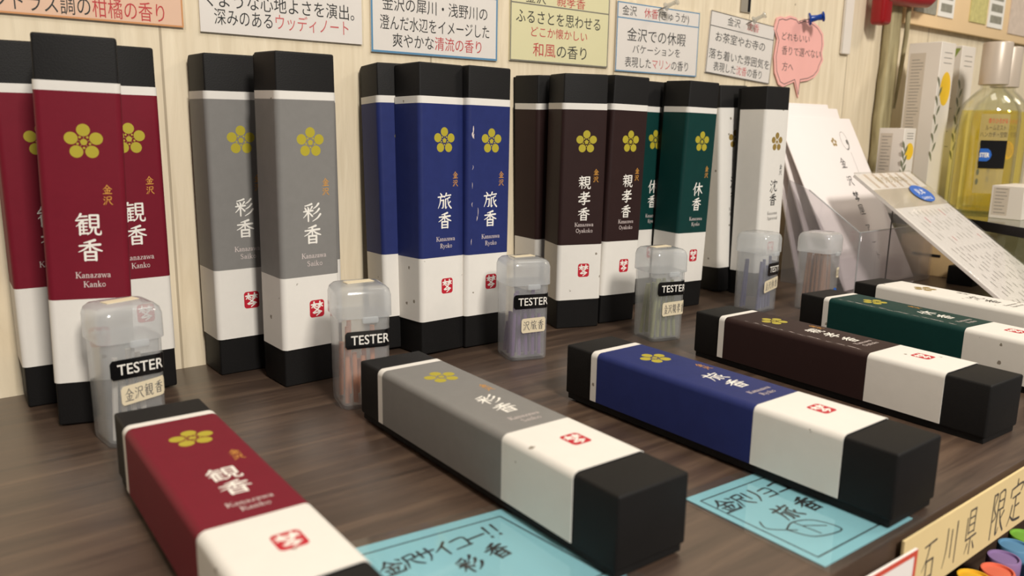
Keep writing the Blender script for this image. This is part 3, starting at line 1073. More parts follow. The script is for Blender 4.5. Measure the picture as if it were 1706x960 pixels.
def make_jar(label, mw, hand, sticker, wrap):
    root = thing('tester_jar', label, 'tester jar', 'tester jars of broken incense sticks', mw)
    mb = MB()
    r = 0.0045
    shell(mb, [ring(JS - 0.003, r - 0.001, 0.0), ring(JS - 0.0012, r, 0.0006), ring(JS - 0.0006, r, 0.002), ring(JS - 0.0003, r, 0.030),
               ring(JS, r, JH - 0.001), ring(JS - 0.0018, r - 0.0006, JH - 0.001), ring(JS - 0.0024, r - 0.0006, 0.030), ring(JS - 0.003, r - 0.001, 0.0022),
               ring(JS - 0.006, r - 0.002, 0.0016)])
    mb.build('body', M['pp'], root)
    mb = MB()
    L = JS + 0.0022
    shell(mb, [ring(L - 0.0022, r, JH - 0.0012), ring(L, r + 0.0006, JH - 0.0010), ring(L - 0.0002, r + 0.0006, JH + 0.0098), ring(L - 0.0016, r + 0.0008, JH + 0.0126),
               ring(L - 0.0050, r, JH + 0.0142), ring(L - 0.0100, r - 0.001, JH + 0.0148)])
    lid = mb.build('lid', M['pp_lid'], root)
    MB().box((-0.0042 + 0.002, -L / 2 - 0.0014, JH - 0.0036), (0.0042 + 0.002, -L / 2 + 0.0004, JH - 0.0002), 0.0009, 2).build('clasp', M['pp_lid'], lid)
    # sticker: wraps from the front face round the right corner
    hs = JS / 2 + 0.00010

    def bend(x, y, lift):
        """x runs along the front face then round the right-hand corner"""
        d = hs + lift
        flat = hs - r
        arc = r * PI / 2
        if x <= flat:
            return (x, -d, y)
        if x <= flat + arc:
            a = (x - flat) / r
            return (flat + (r + lift) * math.sin(a), -flat - (r + lift) * math.cos(a), y)
        return (d, -flat + (x - flat - arc), y)

    def strip(x0, x1, z0, z1, name, m, base, slant=0.0):
        mb = MB()
        n = 28
        xs = [x0 + (x1 - x0) * i / n for i in range(n + 1)]
        rr = 0.0014
        vs = []
        for x in xs:
            e = min(x - x0, x1 - x)
            c = rr - math.sqrt(max(rr * rr - (rr - e) ** 2, 0)) if e < rr else 0
            dz = slant * (x - x0)
            vs += [bend(x, z0 + c + dz, base), bend(x, z1 - c + dz, base), bend(x, z0 + c + dz, base - 0.00009), bend(x, z1 - c + dz, base - 0.00009)]
        fs = []
        for i in range(n):
            a, b = 4 * i, 4 * i + 4
            fs += [(a, b, b + 1, a + 1), (a + 2, a + 3, b + 3, b + 2), (a, a + 2, b + 2, b), (a + 1, b + 1, b + 3, a + 3)]
        mb.add(vs, fs, 0, True)
        return mb.build(name, m, root)
    if sticker:
        x0, z0, z1 = sticker
        s = strip(x0, x0 + 0.0285, z0, z1, 'tester_sticker', M['sticker_black'], 0.00012)
        s['label'] = 'glossy black sticker reading TESTER'
        (tri, a0, a1) = font_mesh('TESTER', 0.008)
        wl, hl = 0.0200, 0.0048
        f2 = Flat2()
        f2.tri(([(x0 + 0.0030 + (x - a0) * wl / (a1 - a0), (z0 + z1) / 2 + (y - 0.345) * hl / 0.70) for x, y in tri[0]], tri[1]), 0)
        f2.lay(MB(), None, None, None, 0.00018, 0.0, bend).build('lettering', M['white_ink'], s)
    txt, lx, lz, lw, lh, sl = hand
    lb = strip(lx, lx + lw, lz, lz + lh, 'name_label', M['beige_label'], 0.00012, sl)
    lb['label'] = 'cream paper label with handwritten name'
    f2 = Flat2()
    step = lw * 0.88 / len(txt)
    for i, ch in enumerate(txt):
        x = lx + lw * 0.06 + step * (i + 0.5)
        f2.glyph(ch, x, lz + lh / 2 + sl * (x - lx), step * 0.86, lh * 0.66, 0, 1.0)
    f2.lay(MB(), None, None, None, 0.00018, 0.0000008, bend).build('handwriting', M['grey_ink'], lb)
    # folded paper slip on the lid
    if wrap:
        mb = MB()
        z = JH + 0.01495
        mb.box((-0.0070, -0.0016, z), (0.0080, 0.0042, z + 0.0003), 0.0, mx=Matrix.Rotation(0.2, 4, 'Z'))
        mb.build('lid_label', M['beige_label'], lid)
    return root


def jar_mw(cx, cy, yaw):
    R = Matrix.Rotation(yaw, 4, 'Z')
    p = Vector((cx, cy, 0)) + R @ Vector((JS / 2 - 0.0012, JS / 2 - 0.0012, 0))
    return Matrix.Translation(p) @ R


JARS = [
    ('red', 0.0694, -0.1082, math.radians(5.6), ('金沢観香', -0.0070, 0.0195, 0.0195, 0.0088, 0.10), (-0.0108, 0.0318, 0.0408), True,
     'frosted tester jar labelled in front of the crimson upright boxes, largest in view', (214, 206, 196), 4),
    ('grey', 0.1749, -0.1225, math.radians(-13.5), ('彩香', 0.0010, 0.0165, 0.0150, 0.0085, 0.06), (-0.0108, 0.0325, 0.0415), True,
     'frosted tester jar of orange sticks between the grey upright boxes and the grey lying box', (214, 140, 98), 9),
    ('blue', 0.2982, -0.1027, math.radians(-18), ('沢旅香', -0.0055, 0.0180, 0.0160, 0.0092, 0.04), (-0.0108, 0.0335, 0.0425), True,
     'frosted tester jar of purple sticks in front of the blue upright boxes', (112, 74, 130), 12),
    ('brown', 0.4056, -0.1224, math.radians(-15.5), ('金沢親孝香', -0.0055, 0.0180, 0.0190, 0.0095, 0.05), (-0.0098, 0.0325, 0.0420), True,
     'frosted tester jar of olive green sticks in front of the brown upright boxes', (146, 146, 92), 9),
    ('green', 0.5436, -0.1127, math.radians(6), ('金沢休香', -0.0110, 0.0165, 0.0215, 0.0095, 0.12), (-0.0070, 0.0300, 0.0400), False,
     'frosted tester jar of blue-violet sticks below the white upright boxes', (92, 90, 130), 7),
    ('white', 0.5881, -0.1404, math.radians(8), None, None, False,
     'tester jar packed with brown sticks beside the clear acrylic holder', (150, 98, 62), 22),
]


def make_stick(rgbm, length):
    return MB().tube([(0, 0, 0), (0, 0, length * 0.5), (0, 0, length)], 0.00125, 8)


for (key, cx, cy, yaw, hand, stk, wrap, lab, rgb, nst) in JARS:
    mw = jar_mw(cx, cy, yaw)
    if key == 'white':
        j = make_jar(lab, mw, ('沈香', 0.0050, 0.0270, 0.0060, 0.0085, 0.0), None, False)
        mb = MB()
        f2 = Flat2()
        hs = JS / 2 + 0.0002
        mb = Flat2()
        mb.poly([(0.0046 + 0.0044 * math.cos(PI * k / 16), 0.0140 + 0.0050 * math.sin(PI * k / 16)) for k in range(17)], 0)
        mb.poly([(0.0002, 0.0090), (0.0090, 0.0090), (0.0090, 0.0139), (0.0002, 0.0139)], 1)
        (tri, a0, a1) = font_mesh('TESTER', 0.03)
        mb.tri(([(0.0010 + (x - a0) * 0.0072 / (a1 - a0), 0.0115 + (y - 0.34) * 0.0034) for x, y in tri[0]], tri[1]), 2)
        s = mb.lay(MB(), (0, -hs, 0), (1, 0, 0), (0, 0, 1)).build('tester_sticker', [M['blue_oval'], M['carton'], M['blue_oval']], j)
        s['label'] = 'small blue and white round-topped tester sticker'
    else:
        j = make_jar(lab, mw, hand, stk, wrap)
    sm = mat(key + '_incense_stick', rgb, 0.8, 0.12, 200)
    rnd = random.Random(11 + len(key) + nst)
    first = None
    colour = {'red': 'pale grey', 'grey': 'orange', 'blue': 'purple', 'brown': 'olive green', 'green': 'blue-violet', 'white': 'brown'}[key]
    slab = colour + ' broken incense stick inside the frosted tester jar ' + {
        'red': 'before the crimson upright boxes', 'grey': 'before the grey upright boxes', 'blue': 'before the blue upright boxes',
        'brown': 'before the brown upright boxes', 'green': 'below the white upright boxes', 'white': 'beside the clear acrylic holder'}[key]
    for k in range(nst):
        col = k % 5
        row = k // 5
        a = (JS - 0.0085)
        bx, by = (col / 4 - 0.5) * a, (row / max((nst - 1) // 5, 1) - 0.5) * a * 0.8
        tx = bx * rnd.uniform(0.7, 1.0) + rnd.uniform(-0.0010, 0.0010)
        ty = by * rnd.uniform(0.7, 1.0) + rnd.uniform(-0.0010, 0.0010)
        ln = rnd.uniform(0.034, 0.042) if key != 'white' else rnd.uniform(0.041, 0.046)
        if key in ('grey', 'blue'):
            ln = rnd.uniform(0.018, 0.030) if k % 3 else 0.040
        d = Vector((tx - bx, ty - by, ln)).normalized()
        sw = mw @ Matrix.Translation((bx, by, 0.0024)) @ Vector((0, 0, 1)).rotation_difference(d).to_matrix().to_4x4() @ Matrix.Diagonal((1, 1, ln / 0.04, 1))
        if first is None:
            first = make_stick(sm, 0.04).build('incense_stick', sm)
            tag(first, slab, 'incense stick', colour + ' incense sticks in one tester jar')
            first.matrix_world = sw
        else:
            c = first.copy()
            COL.objects.link(c)
            c.matrix_world = sw

# ------------------------------------------------------------------ scent description cards on the wall
INKS = [M['black_ink'], M['red_ink'], M['pink_ink']]


def card(x0, x1, z0, z1, face, rule, label, lines, rw=0.0010, header=None, tilt=0.0, bold=0.0, y=0.0):
    """laminated card hung flat on the wall; lines = (runs, xl, xr, zc, height)"""
    cx, cz = (x0 + x1) / 2, (z0 + z1) / 2
    mw = Matrix.Translation((cx, -0.0014 - y, cz)) @ Matrix.Rotation(tilt, 4, 'Y')
    root = thing('description_card', label, 'description card', 'scent description cards pinned along the wall', mw)
    w, h = (x1 - x0) / 2, (z1 - z0) / 2
    MB().box((-w, 0.0, -h), (w, 0.0011, h)).build('sheet', face, root)
    f2 = Flat2()
    if rule:
        f2.frame(-w, -h, w, h, rw, 0)
        if header:
            f2.poly([(-w, header - cz - rw / 2), (w, header - cz - rw / 2), (w, header - cz + rw / 2), (-w, header - cz + rw / 2)], 0)
        f2.lay(MB(), (0, 0, 0), (1, 0, 0), (0, 0, 1)).build('printed_border', rule, root)
    f2 = Flat2()
    for (runs, xl, xr, zc, hh) in lines:
        for tri, mi in text_fit(runs, xl - cx, xr - cx, zc - cz, hh, bold):
            f2.tri(tri, mi)
    f2.lay(MB(), (0, 0, 0), (1, 0, 0), (0, 0, 1), 0.00005).build('lettering', INKS, root)
    MB().box((-w - 0.0012, -0.00025, -h - 0.0012), (w + 0.0012, -0.00012, h + 0.0012)).build('laminate', M['film'], root)
    return root


card(0.042, 0.1434, 0.1948, 0.2490, M['peach_card'], M['orange_rule'], 'peach card with orange border above the crimson upright boxes', [
    ([('シトラス調の', 0), ('柑橘の香り', 1)], 0.0535, 0.1335, 0.2012, 0.0108),
    ([('爽やかでみずみずしい', 0)], 0.058, 0.130, 0.2170, 0.0102)], 0.0009)
card(0.1525, 0.2535, 0.1936, 0.2480, M['lav'], None, 'white unbordered card above the grey upright boxes', [
    ([('くような心地よさを演出。', 0)], 0.1560, 0.2482, 0.2118, 0.0098),
    ([('深みのある', 0), ('ウッディノート', 2)], 0.1605, 0.2440, 0.2024, 0.0098)])
card(0.2600, 0.3614, 0.1898, 0.2440, M['lav'], M['blue_rule'], 'white card with blue border above the blue upright boxes', [
    ([('金沢の犀川・浅野川の', 0)], 0.2684, 0.3523, 0.2207, 0.0098),
    ([('澄んだ水辺をイメージした', 0)], 0.2665, 0.3541, 0.2088, 0.0100),
    ([('爽やかな', 0), ('清流の香り', 1)], 0.2756, 0.3473, 0.1980, 0.0096)], 0.0013, 0.2320)
card(0.3730, 0.4725, 0.1912, 0.2440, M['yellow_card'], M['grey_rule'], 'pale yellow card with grey border above the brown upright boxes', [
    ([('金沢　', 0), ('親孝香', 1)], 0.3870, 0.4461, 0.2366, 0.0082),
    ([('ふるさとを思わせる', 0)], 0.3782, 0.4630, 0.2230, 0.0104),
    ([('どこか懐かしい', 1)], 0.3926, 0.4492, 0.2128, 0.0080),
    ([('和風', 1), ('の香り', 0)], 0.3947, 0.4491, 0.2001, 0.0108)], 0.0009, 0.2320)
card(0.4815, 0.5830, 0.1893, 0.2434, M['lav'], M['blue_rule'], 'white card with thin blue border above the green upright boxes', [
    ([('金沢　', 0), ('休香', 1), ('(きゅうか)', 0)], 0.4870, 0.5691, 0.2370, 0.0084),
    ([('金沢での休暇', 0)], 0.4936, 0.5660, 0.2188, 0.0114),
    ([('バケーションを', 0)], 0.5007, 0.5598, 0.2077, 0.0080),
    ([('表現した', 0), ('マリン', 2), ('の香り', 0)], 0.4922, 0.5712, 0.1970, 0.0090)], 0.0009, 0.2312)
card(0.5970, 0.6940, 0.1908, 0.2445, M['lav'], M['dark_rule'], 'white card with thin black border hanging tilted above the white upright boxes', [
    ([('金沢　', 0), ('沈香', 2)], 0.6210, 0.6690, 0.2386, 0.0082),
    ([('お茶室やお寺の', 0)], 0.6063, 0.6812, 0.2234, 0.0094),
    ([('落ち着いた雰囲気を', 0)], 0.5993, 0.6912, 0.2080, 0.0094),
    ([('表現した', 0), ('沈香', 2), ('の香り', 0)], 0.6073, 0.6807, 0.1975, 0.0088)], 0.0007, 0.2318, tilt=0.065)

# pink speech-bubble card
BUB = [(0.6987, 0.2486), (0.7044, 0.2502), (0.7105, 0.2496), (0.7182, 0.252), (0.7286, 0.2512), (0.7331, 0.2482), (0.7431, 0.2514), (0.7561, 0.2502),
       (0.7675, 0.2465), (0.7763, 0.2402), (0.7791, 0.2304), (0.7775, 0.2225), (0.7804, 0.2156), (0.7759, 0.2094), (0.7745, 0.2045), (0.7677, 0.1988),
       (0.7573, 0.1953), (0.7440, 0.1935), (0.7428, 0.1782), (0.7342, 0.1931), (0.7163, 0.1877), (0.709, 0.1897), (0.7016, 0.1996), (0.6986, 0.2135),
       (0.7013, 0.2299), (0.6952, 0.2383)]
bc = Vector((0.739, 0, 0.222))
bub = thing('speech_bubble_card', 'pink speech-bubble shaped card with handwriting pinned to the wall', 'card', loc=(bc.x, -0.002, bc.z))
Xb = Matrix(((1, 0, 0, 0), (0, 0, 1, 0), (0, 1, 0, 0), (0, 0, 0, 1)))
out = [(x - bc.x, z - bc.z) for x, z in BUB]
MB().prism([(x * 1.05, z * 1.05) for x, z in out], 0.0, 0.0010, 0, Xb).build('sheet', M['pink'], bub)
f2 = Flat2()
loop = [(x * 0.97, z * 0.97, 0.0007) for x, z in out] + [(out[0][0] * 0.97, out[0][1] * 0.97, 0.0007)]
for a, b in zip(loop[:-1], loop[1:]):
    f2.stroke([a, b])
f2.lay(MB(), (0, 0, 0), (1, 0, 0), (0, 0, 1)).build('outline', M['dark_rule'], bub)
f2 = Flat2()
for (t, xl, xr, zc, hh) in (('どれもいい', 0.7070, 0.7545, 0.2338, 0.0085), ('香りで選べない', 0.7085, 0.7763, 0.2205, 0.0092), ('方へ', 0.7110, 0.7300, 0.2055, 0.0092)):
    for tri, mi in text_fit([(t, 0)], xl - bc.x, xr - bc.x, zc - bc.z, hh, 0.0):
        f2.tri(tri, 0)
f2.lay(MB(), (0, 0, 0), (1, 0, 0), (0, 0, 1)).build('handwriting', M['dark_rule'], bub)


def push_pin(tip, head, label, m, r=0.0042):
    tip, head = Vector(tip), Vector(head)
    d = (head - tip)
    L = d.length
    mw = Matrix.Translation(tip) @ Vector((0, 0, 1)).rotation_difference(d.normalized()).to_matrix().to_4x4()
    root = thing('push_pin', label, 'push pin', 'push pins in the wall', mw)
    MB().tube([(0, 0, -0.004), (0, 0, L * 0.45)], [0.0002, 0.0006], 8).build('needle', M['steel'], root)
    k = L * 0.35
    MB().lathe([(r * 0.9, k), (r, k + 0.0007), (r * 0.95, k + 0.0016), (r * 0.55, k + 0.0026), (r * 0.42, k + (L - k) * 0.55), (r * 0.5, L - 0.0024),
                (r * 0.78, L - 0.0016), (r * 0.8, L - 0.0005), (r * 0.7, L)], 24).build('head', m, root)
    return root


push_pin((0.7340, -0.0032, 0.2500), (0.7480, -0.0200, 0.2540), 'blue plastic push pin through the top of the pink bubble card', M['pin_blue'], 0.0062)
push_pin((0.5290, -0.0016, 0.2405), (0.5350, -0.0175, 0.2470), 'clear push pin at the top of the thin blue bordered card', M['pin_clear'], 0.0036)
push_pin((0.6500, -0.0016, 0.2400), (0.6560, -0.0175, 0.2475), 'clear push pin at the top of the tilted black bordered card', M['pin_clear'], 0.0036)

# metal rail stub, paper strip and weathered post on the wall
rl = thing('shelf_rail', 'grey slotted metal rail on the wall above the tilted card', 'rail', loc=(0.648, 0, 0.25))
MB().box((-0.0075, -0.0012, 0.0), (0.0075, 0.0, 0.20), 0.0002, 1).build('strip', M['rail'], rl)
MB().box((0.0030, -0.0016, 0.001), (0.0062, -0.0012, 0.06)).build('slot', M['black_trim'], rl)
tag(MB().box((-0.004, -0.0035, 0), (0.012, -0.0005, 0.20), 0.0006, 1).build('paper_strip', M['carton'], loc=(0.818, 0, 0.2240)),
    'pale paper strip hanging on the wall right of the pink bubble card', 'paper strip')

ps = thing('wooden_post', 'weathered grey wooden post against the wall beside the leaning white bags', 'post', loc=(0.905, -0.007, 0.0))
mb = MB()
rows = []
rp = random.Random(5)
for i in range(22):
    z = 0.42 * i / 21
    w = 0.0110 + rp.uniform(-0.0012, 0.0012)
    rows.append([(x * w / 0.011 + 0.0012 * math.sin(i * 0.7), y, z) for x, y in rrect(-0.011, -0.0058, 0.011, 0.0058, 0.003, 3)])
shell(mb, rows)
mb.build('timber', M['post'], ps)
MB().tube([(0.010, -0.007, 0.17), (0.014, -0.008, 0.21), (0.018, -0.008, 0.25), (0.019, -0.008, 0.42)], [0.0012, 0.0022, 0.0026, 0.0026], 10).build('side_branch', M['post'], ps)

rc = thing('red_bracket', 'red plastic bracket clipped over the top of the weathered post', 'bracket', loc=(0.862, -0.018, 0.256))
MB().box((-0.009, -0.006, 0.0), (0.010, 0.010, 0.10), 0.004, 3).build('upright', M['red_plastic'], rc)
MB().tube([(0.0, 0, 0.030), (0.05, -0.002, 0.031), (0.085, -0.004, 0.033), (0.097, -0.004, 0.036)], [0.009, 0.0085, 0.008, 0.005], 16).build('arm', M['red_plastic'], rc)

# peach poster with photographs, top right
po = thing('photo_poster', 'peach poster with small photographs on the wall at top right', 'poster', loc=(1.18, -0.004, 0.36))
MB().box((-0.250, -0.004, -0.0950), (0.250, 0.0, 0.095), 0.0012, 2).build('panel', M['peach_poster'], po)
for (x0, x1, z0, m) in ((0.947, 1.000, 0.2790, 'photo_grey'), (1.088, 1.136, 0.2800, 'photo_green'), (1.205, 1.30, 0.2750, 'photo_pale')):
    MB().box((x0 - 1.18, -0.0052, z0 - 0.36), (x1 - 1.18, -0.004, z0 + 0.05 - 0.36)).build('photograph', M[m], po)
for (x0, x1, z0) in ((1.004, 1.044, 0.2790), (1.140, 1.186, 0.2780)):
    mb = MB()
    mb.box((x0 - 1.18, -0.0052, z0 - 0.36), (x1 - 1.18, -0.004, z0 + 0.05 - 0.36), mi=0)
    for k in range(3):
        mb.box((x0 + 0.006 - 1.18, -0.0056, z0 + 0.006 + 0.014 * k - 0.36), (x1 - 0.006 - 1.18, -0.0052, z0 + 0.015 + 0.014 * k - 0.36), mi=1)
    mb.build('caption_panel', [M['white_ink'], M['photo_grey']], po)

# ------------------------------------------------------------------ white gift bags leaning in the acrylic holder
def leaning_sheet(name, label, group, x0, x1, yb, yt, zt, th, prints=False):
    d = Vector((0, yt - yb, zt))
    Ln = d.length
    ang = math.atan2(yt - yb, zt)
    mw = Matrix.Translation(((x0 + x1) / 2, yb, 0.0006)) @ Matrix.Rotation(-ang, 4, 'X')
    root = thing(name, label, 'gift bag', group, mw)
    w = (x1 - x0) / 2
    MB().box((-w, 0, 0), (w, th, Ln), 0.0008, 2).build('paper_body', M['paper_bag'], root)
    if prints:
        f2 = Flat2()
        cx, cy = 0.0165, Ln * 0.845
        for k in range(5):
            a = PI / 2 + 2 * PI * k / 5
            f2.disc(cx + 0.0032 * math.cos(a), cy + 0.0032 * math.sin(a), 0.0018, 0.0018, 0, 16)
        f2.lay(MB(), (0, 0, 0), (1, 0, 0), (0, 0, 1)).build('emblem', M['oldgold'], root)
        f2 = Flat2()
        for ch, z in zip('金沢焚屋', (0.715, 0.605, 0.510, 0.430)):
            f2.glyph(ch, 0.0175, Ln * z, 0.010, 0.011, 0, 1.2)
        for ch, z in zip('アート', (0.32, 0.235, 0.16)):
            (tri, a0, a1) = font_mesh(ch, 0.0)
            f2.tri(([(0.0130 + (x - a0) * 0.009, Ln * z - 0.004 + y * 0.010) for x, y in tri[0]], tri[1]), 0)
        f2.lay(MB(), (0, 0, 0), (1, 0, 0), (0, 0, 1)).build('lettering', M['black_ink'], root)
        f2 = Flat2()
        pts = [(0.0370 + 0.0060 * math.cos(a * PI / 8), Ln * 0.855 + 0.0100 * math.sin(a * PI / 8), 0.0005 + 0.0011 * (a > 11)) for a in range(17)]
        f2.stroke(pts)
        f2.stroke([(0.0410, Ln * 0.78, 0.0004), (0.0400, Ln * 0.62, 0.0004)])
        f2.disc(0.0412, Ln * 0.845, 0.0022, 0.0030, 0, 14)
        f2.lay(MB(), (0, 0, 0), (1, 0, 0), (0, 0, 1)).build('drawing', M['grey_ink'], root)
    return root


gb = 'white gift bags leaning in the clear holder'
leaning_sheet('gift_bag', 'frontmost white paper gift bag with vertical lettering and gold emblem', gb, 0.686, 0.8165, -0.104, -0.0180, 0.1565, 0.0016, True)
leaning_sheet('gift_bag', 'plain white paper gift bag directly behind the lettered one', gb, 0.684, 0.803, -0.080, -0.0105, 0.1665, 0.0022)
leaning_sheet('gift_bag', 'rearmost plain white paper gift bag nearest the wall', gb, 0.683, 0.792, -0.058, -0.0060, 0.1705, 0.0022)

hd = thing('leaflet_holder', 'clear acrylic leaflet holder around the foot of the white gift bags', 'leaflet holder', loc=(0.742, -0.085, 0.0))


def hl(mb, name, m):
    mb.v = [(x - 0.742, y + 0.085, z) for x, y, z in mb.v]
    return mb.build(name, m, hd)


hl(MB().box((0.6815, -0.1165, 0.0), (0.822, -0.1145, 0.056), 0.0004, 1), 'front_panel', M['acrylic'])
for x in (0.6800, 0.8205):
    mb = MB()
    Xs = Matrix(((0, 0, 1, x), (1, 0, 0, 0), (0, 1, 0, 0), (0, 0, 0, 1)))
    mb.prism([(-0.1145, 0.0), (-0.040, 0.0), (-0.040, 0.098), (-0.062, 0.090), (-0.1145, 0.056)], 0.0, 0.0015, 0, Xs)
    hl(mb, 'side_panel', M['acrylic'])
for (a, b) in (((0.6808, -0.1152, 0.056), (0.822, -0.1152, 0.056)), ((0.6808, -0.1152, 0.056), (0.6808, -0.062, 0.090)), ((0.6808, -0.1156, 0.0), (0.6808, -0.1156, 0.056))):
    hl(MB().tube([a, b], 0.0007, 8), 'edge', M['acrylic_edge'])

# tilted price board on an easel
bx0, bx1 = 0.700, 0.802
yb, zb, yt, zt = -0.2470, 0.0010, -0.094, 0.106
ex = Vector((1, 0, 0))
ey = Vector((0, yt - yb, zt - zb))
LB = ey.length
ey.normalize()
en = ex.cross(ey)
mwb = Matrix(((ex.x, ey.x, en.x, (bx0 + bx1) / 2), (ex.y, ey.y, en.y, yb), (ex.z, ey.z, en.z, zb), (0, 0, 0, 1)))
bd = thing('price_board', 'white printed board tilted back on an easel with a blue round sticker', 'price board', mw=mwb)
wb = (bx1 - bx0) / 2
MB().box((-wb, 0, -0.0030), (wb, LB, 0.0), 0.0003, 1).build('board', M['lav'], bd)
MB().box((-wb - 0.001, -0.001, 0.0002), (wb + 0.001, LB + 0.001, 0.0012), 0.0003, 1).build('acrylic_cover', M['film'], bd)
f2 = Flat2()
f2.poly([(-wb, LB * 0.735), (wb, LB * 0.735), (wb, LB * 0.875), (-wb, LB * 0.875)], 0)
for k in range(6):
    x = -wb + 0.012 + 0.0145 * k
    f2.poly([(x, LB * 0.885), (x + 0.005, LB * 0.885), (x + 0.005, LB * 0.995), (x, LB * 0.995)], 1)
rq = random.Random(3)
(tri, a0, a1) = font_mesh('香りの見本帖', 0.0)
f2.tri(([(-0.026 + (x - a0) * 0.052 / (a1 - a0), LB * 0.925 + y * 0.010) for x, y in tri[0]], tri[1]), 2)
for blk, (y0, y1) in enumerate(((0.50, 0.70), (0.05, 0.44))):
    for k in range(11):
        x = wb - 0.007 - k * 0.0080
        y = LB * y1
        while y > LB * y0:
            ln = rq.uniform(0.003, 0.009)
            f2.stroke([(x, y, 0.0013), (x, y - ln, 0.0011)], 3 if rq.random() > 0.16 or blk else 4)
            y -= ln + rq.uniform(0.002, 0.010)
f2.lay(MB(), (0, 0, 0), (1, 0, 0), (0, 1, 0)).build('print', [M['carton_side'], M['photo_pale'], M['oldgold'], M['board_ink'], M['pink_ink']], bd)
f2 = Flat2()
f2.disc(0.022, LB * 0.818, 0.0165, 0.0120, 0)
for t, y, h_, w_ in (('見本', 0.0025, 0.0085, 0.016), ('SAMPLE', -0.0065, 0.0052, 0.018)):
    (tri, a0, a1) = font_mesh(t, 0.0)
    f2.tri(([(0.022 - w_ / 2 + (x - a0) * w_ / (a1 - a0), LB * 0.818 + y + (yy - 0.36) * h_) for x, yy in tri[0]], tri[1]), 1)
so = f2.lay(MB(), (0, 0, 0.0013), (1, 0, 0), (0, 1, 0)).build('sample_sticker', [M['blue_oval'], M['white_ink']], bd)
so['label'] = 'blue oval sticker with white lettering'
mb = MB()
inv = mwb.inverted()
for (x, m_) in ((0.7035, 0),):
    p0, p1 = inv @ Vector((x + 0.018, -0.122, 0.0002)), inv @ Vector((x + 0.018, -0.122, 0.084))
    mb.tube([p0, p1], 0.0006, 8)
mb.build('easel_leg', M['dark_rule'], bd)

# ------------------------------------------------------------------ glass shelf with room-mist bottles and cartons
SZ = 0.060
gs = thing('glass_shelf', 'glass shelf with black edge strip at right carrying bottles and cartons', 'shelf', loc=(1.0, -0.12, SZ - 0.009))
edge = [(0.780, -0.270), (0.820, -0.196), (0.856, -0.1345), (0.845, -0.116), (0.834, -0.090), (0.831, -0.001)]
poly = edge + [(1.60, -0.001), (1.60, -0.270)]
MB().prism([(x - 1.0, y + 0.12) for x, y in reversed(poly)], 0.0006, 0.009).build('glass_pane', M['shelf_glass'], gs)
mb = MB()
eo = [(x - 0.0022, y) for x, y in edge]
mb.prism([(x - 1.0, y + 0.12) for x, y in edge + list(reversed(eo))], 0.0, 0.0092)
mb.build('edge_trim', M['black_trim'], gs)
for (x, y) in ((0.93, -0.03), (1.50, -0.03), (0.96, -0.24), (1.50, -0.24)):
    MB().lathe([(0.006, -SZ + 0.009), (0.006, 0.0006)], 20, mx=Matrix.Translation((x - 1.0, y + 0.12, 0))).build('support', M['rail'], gs)


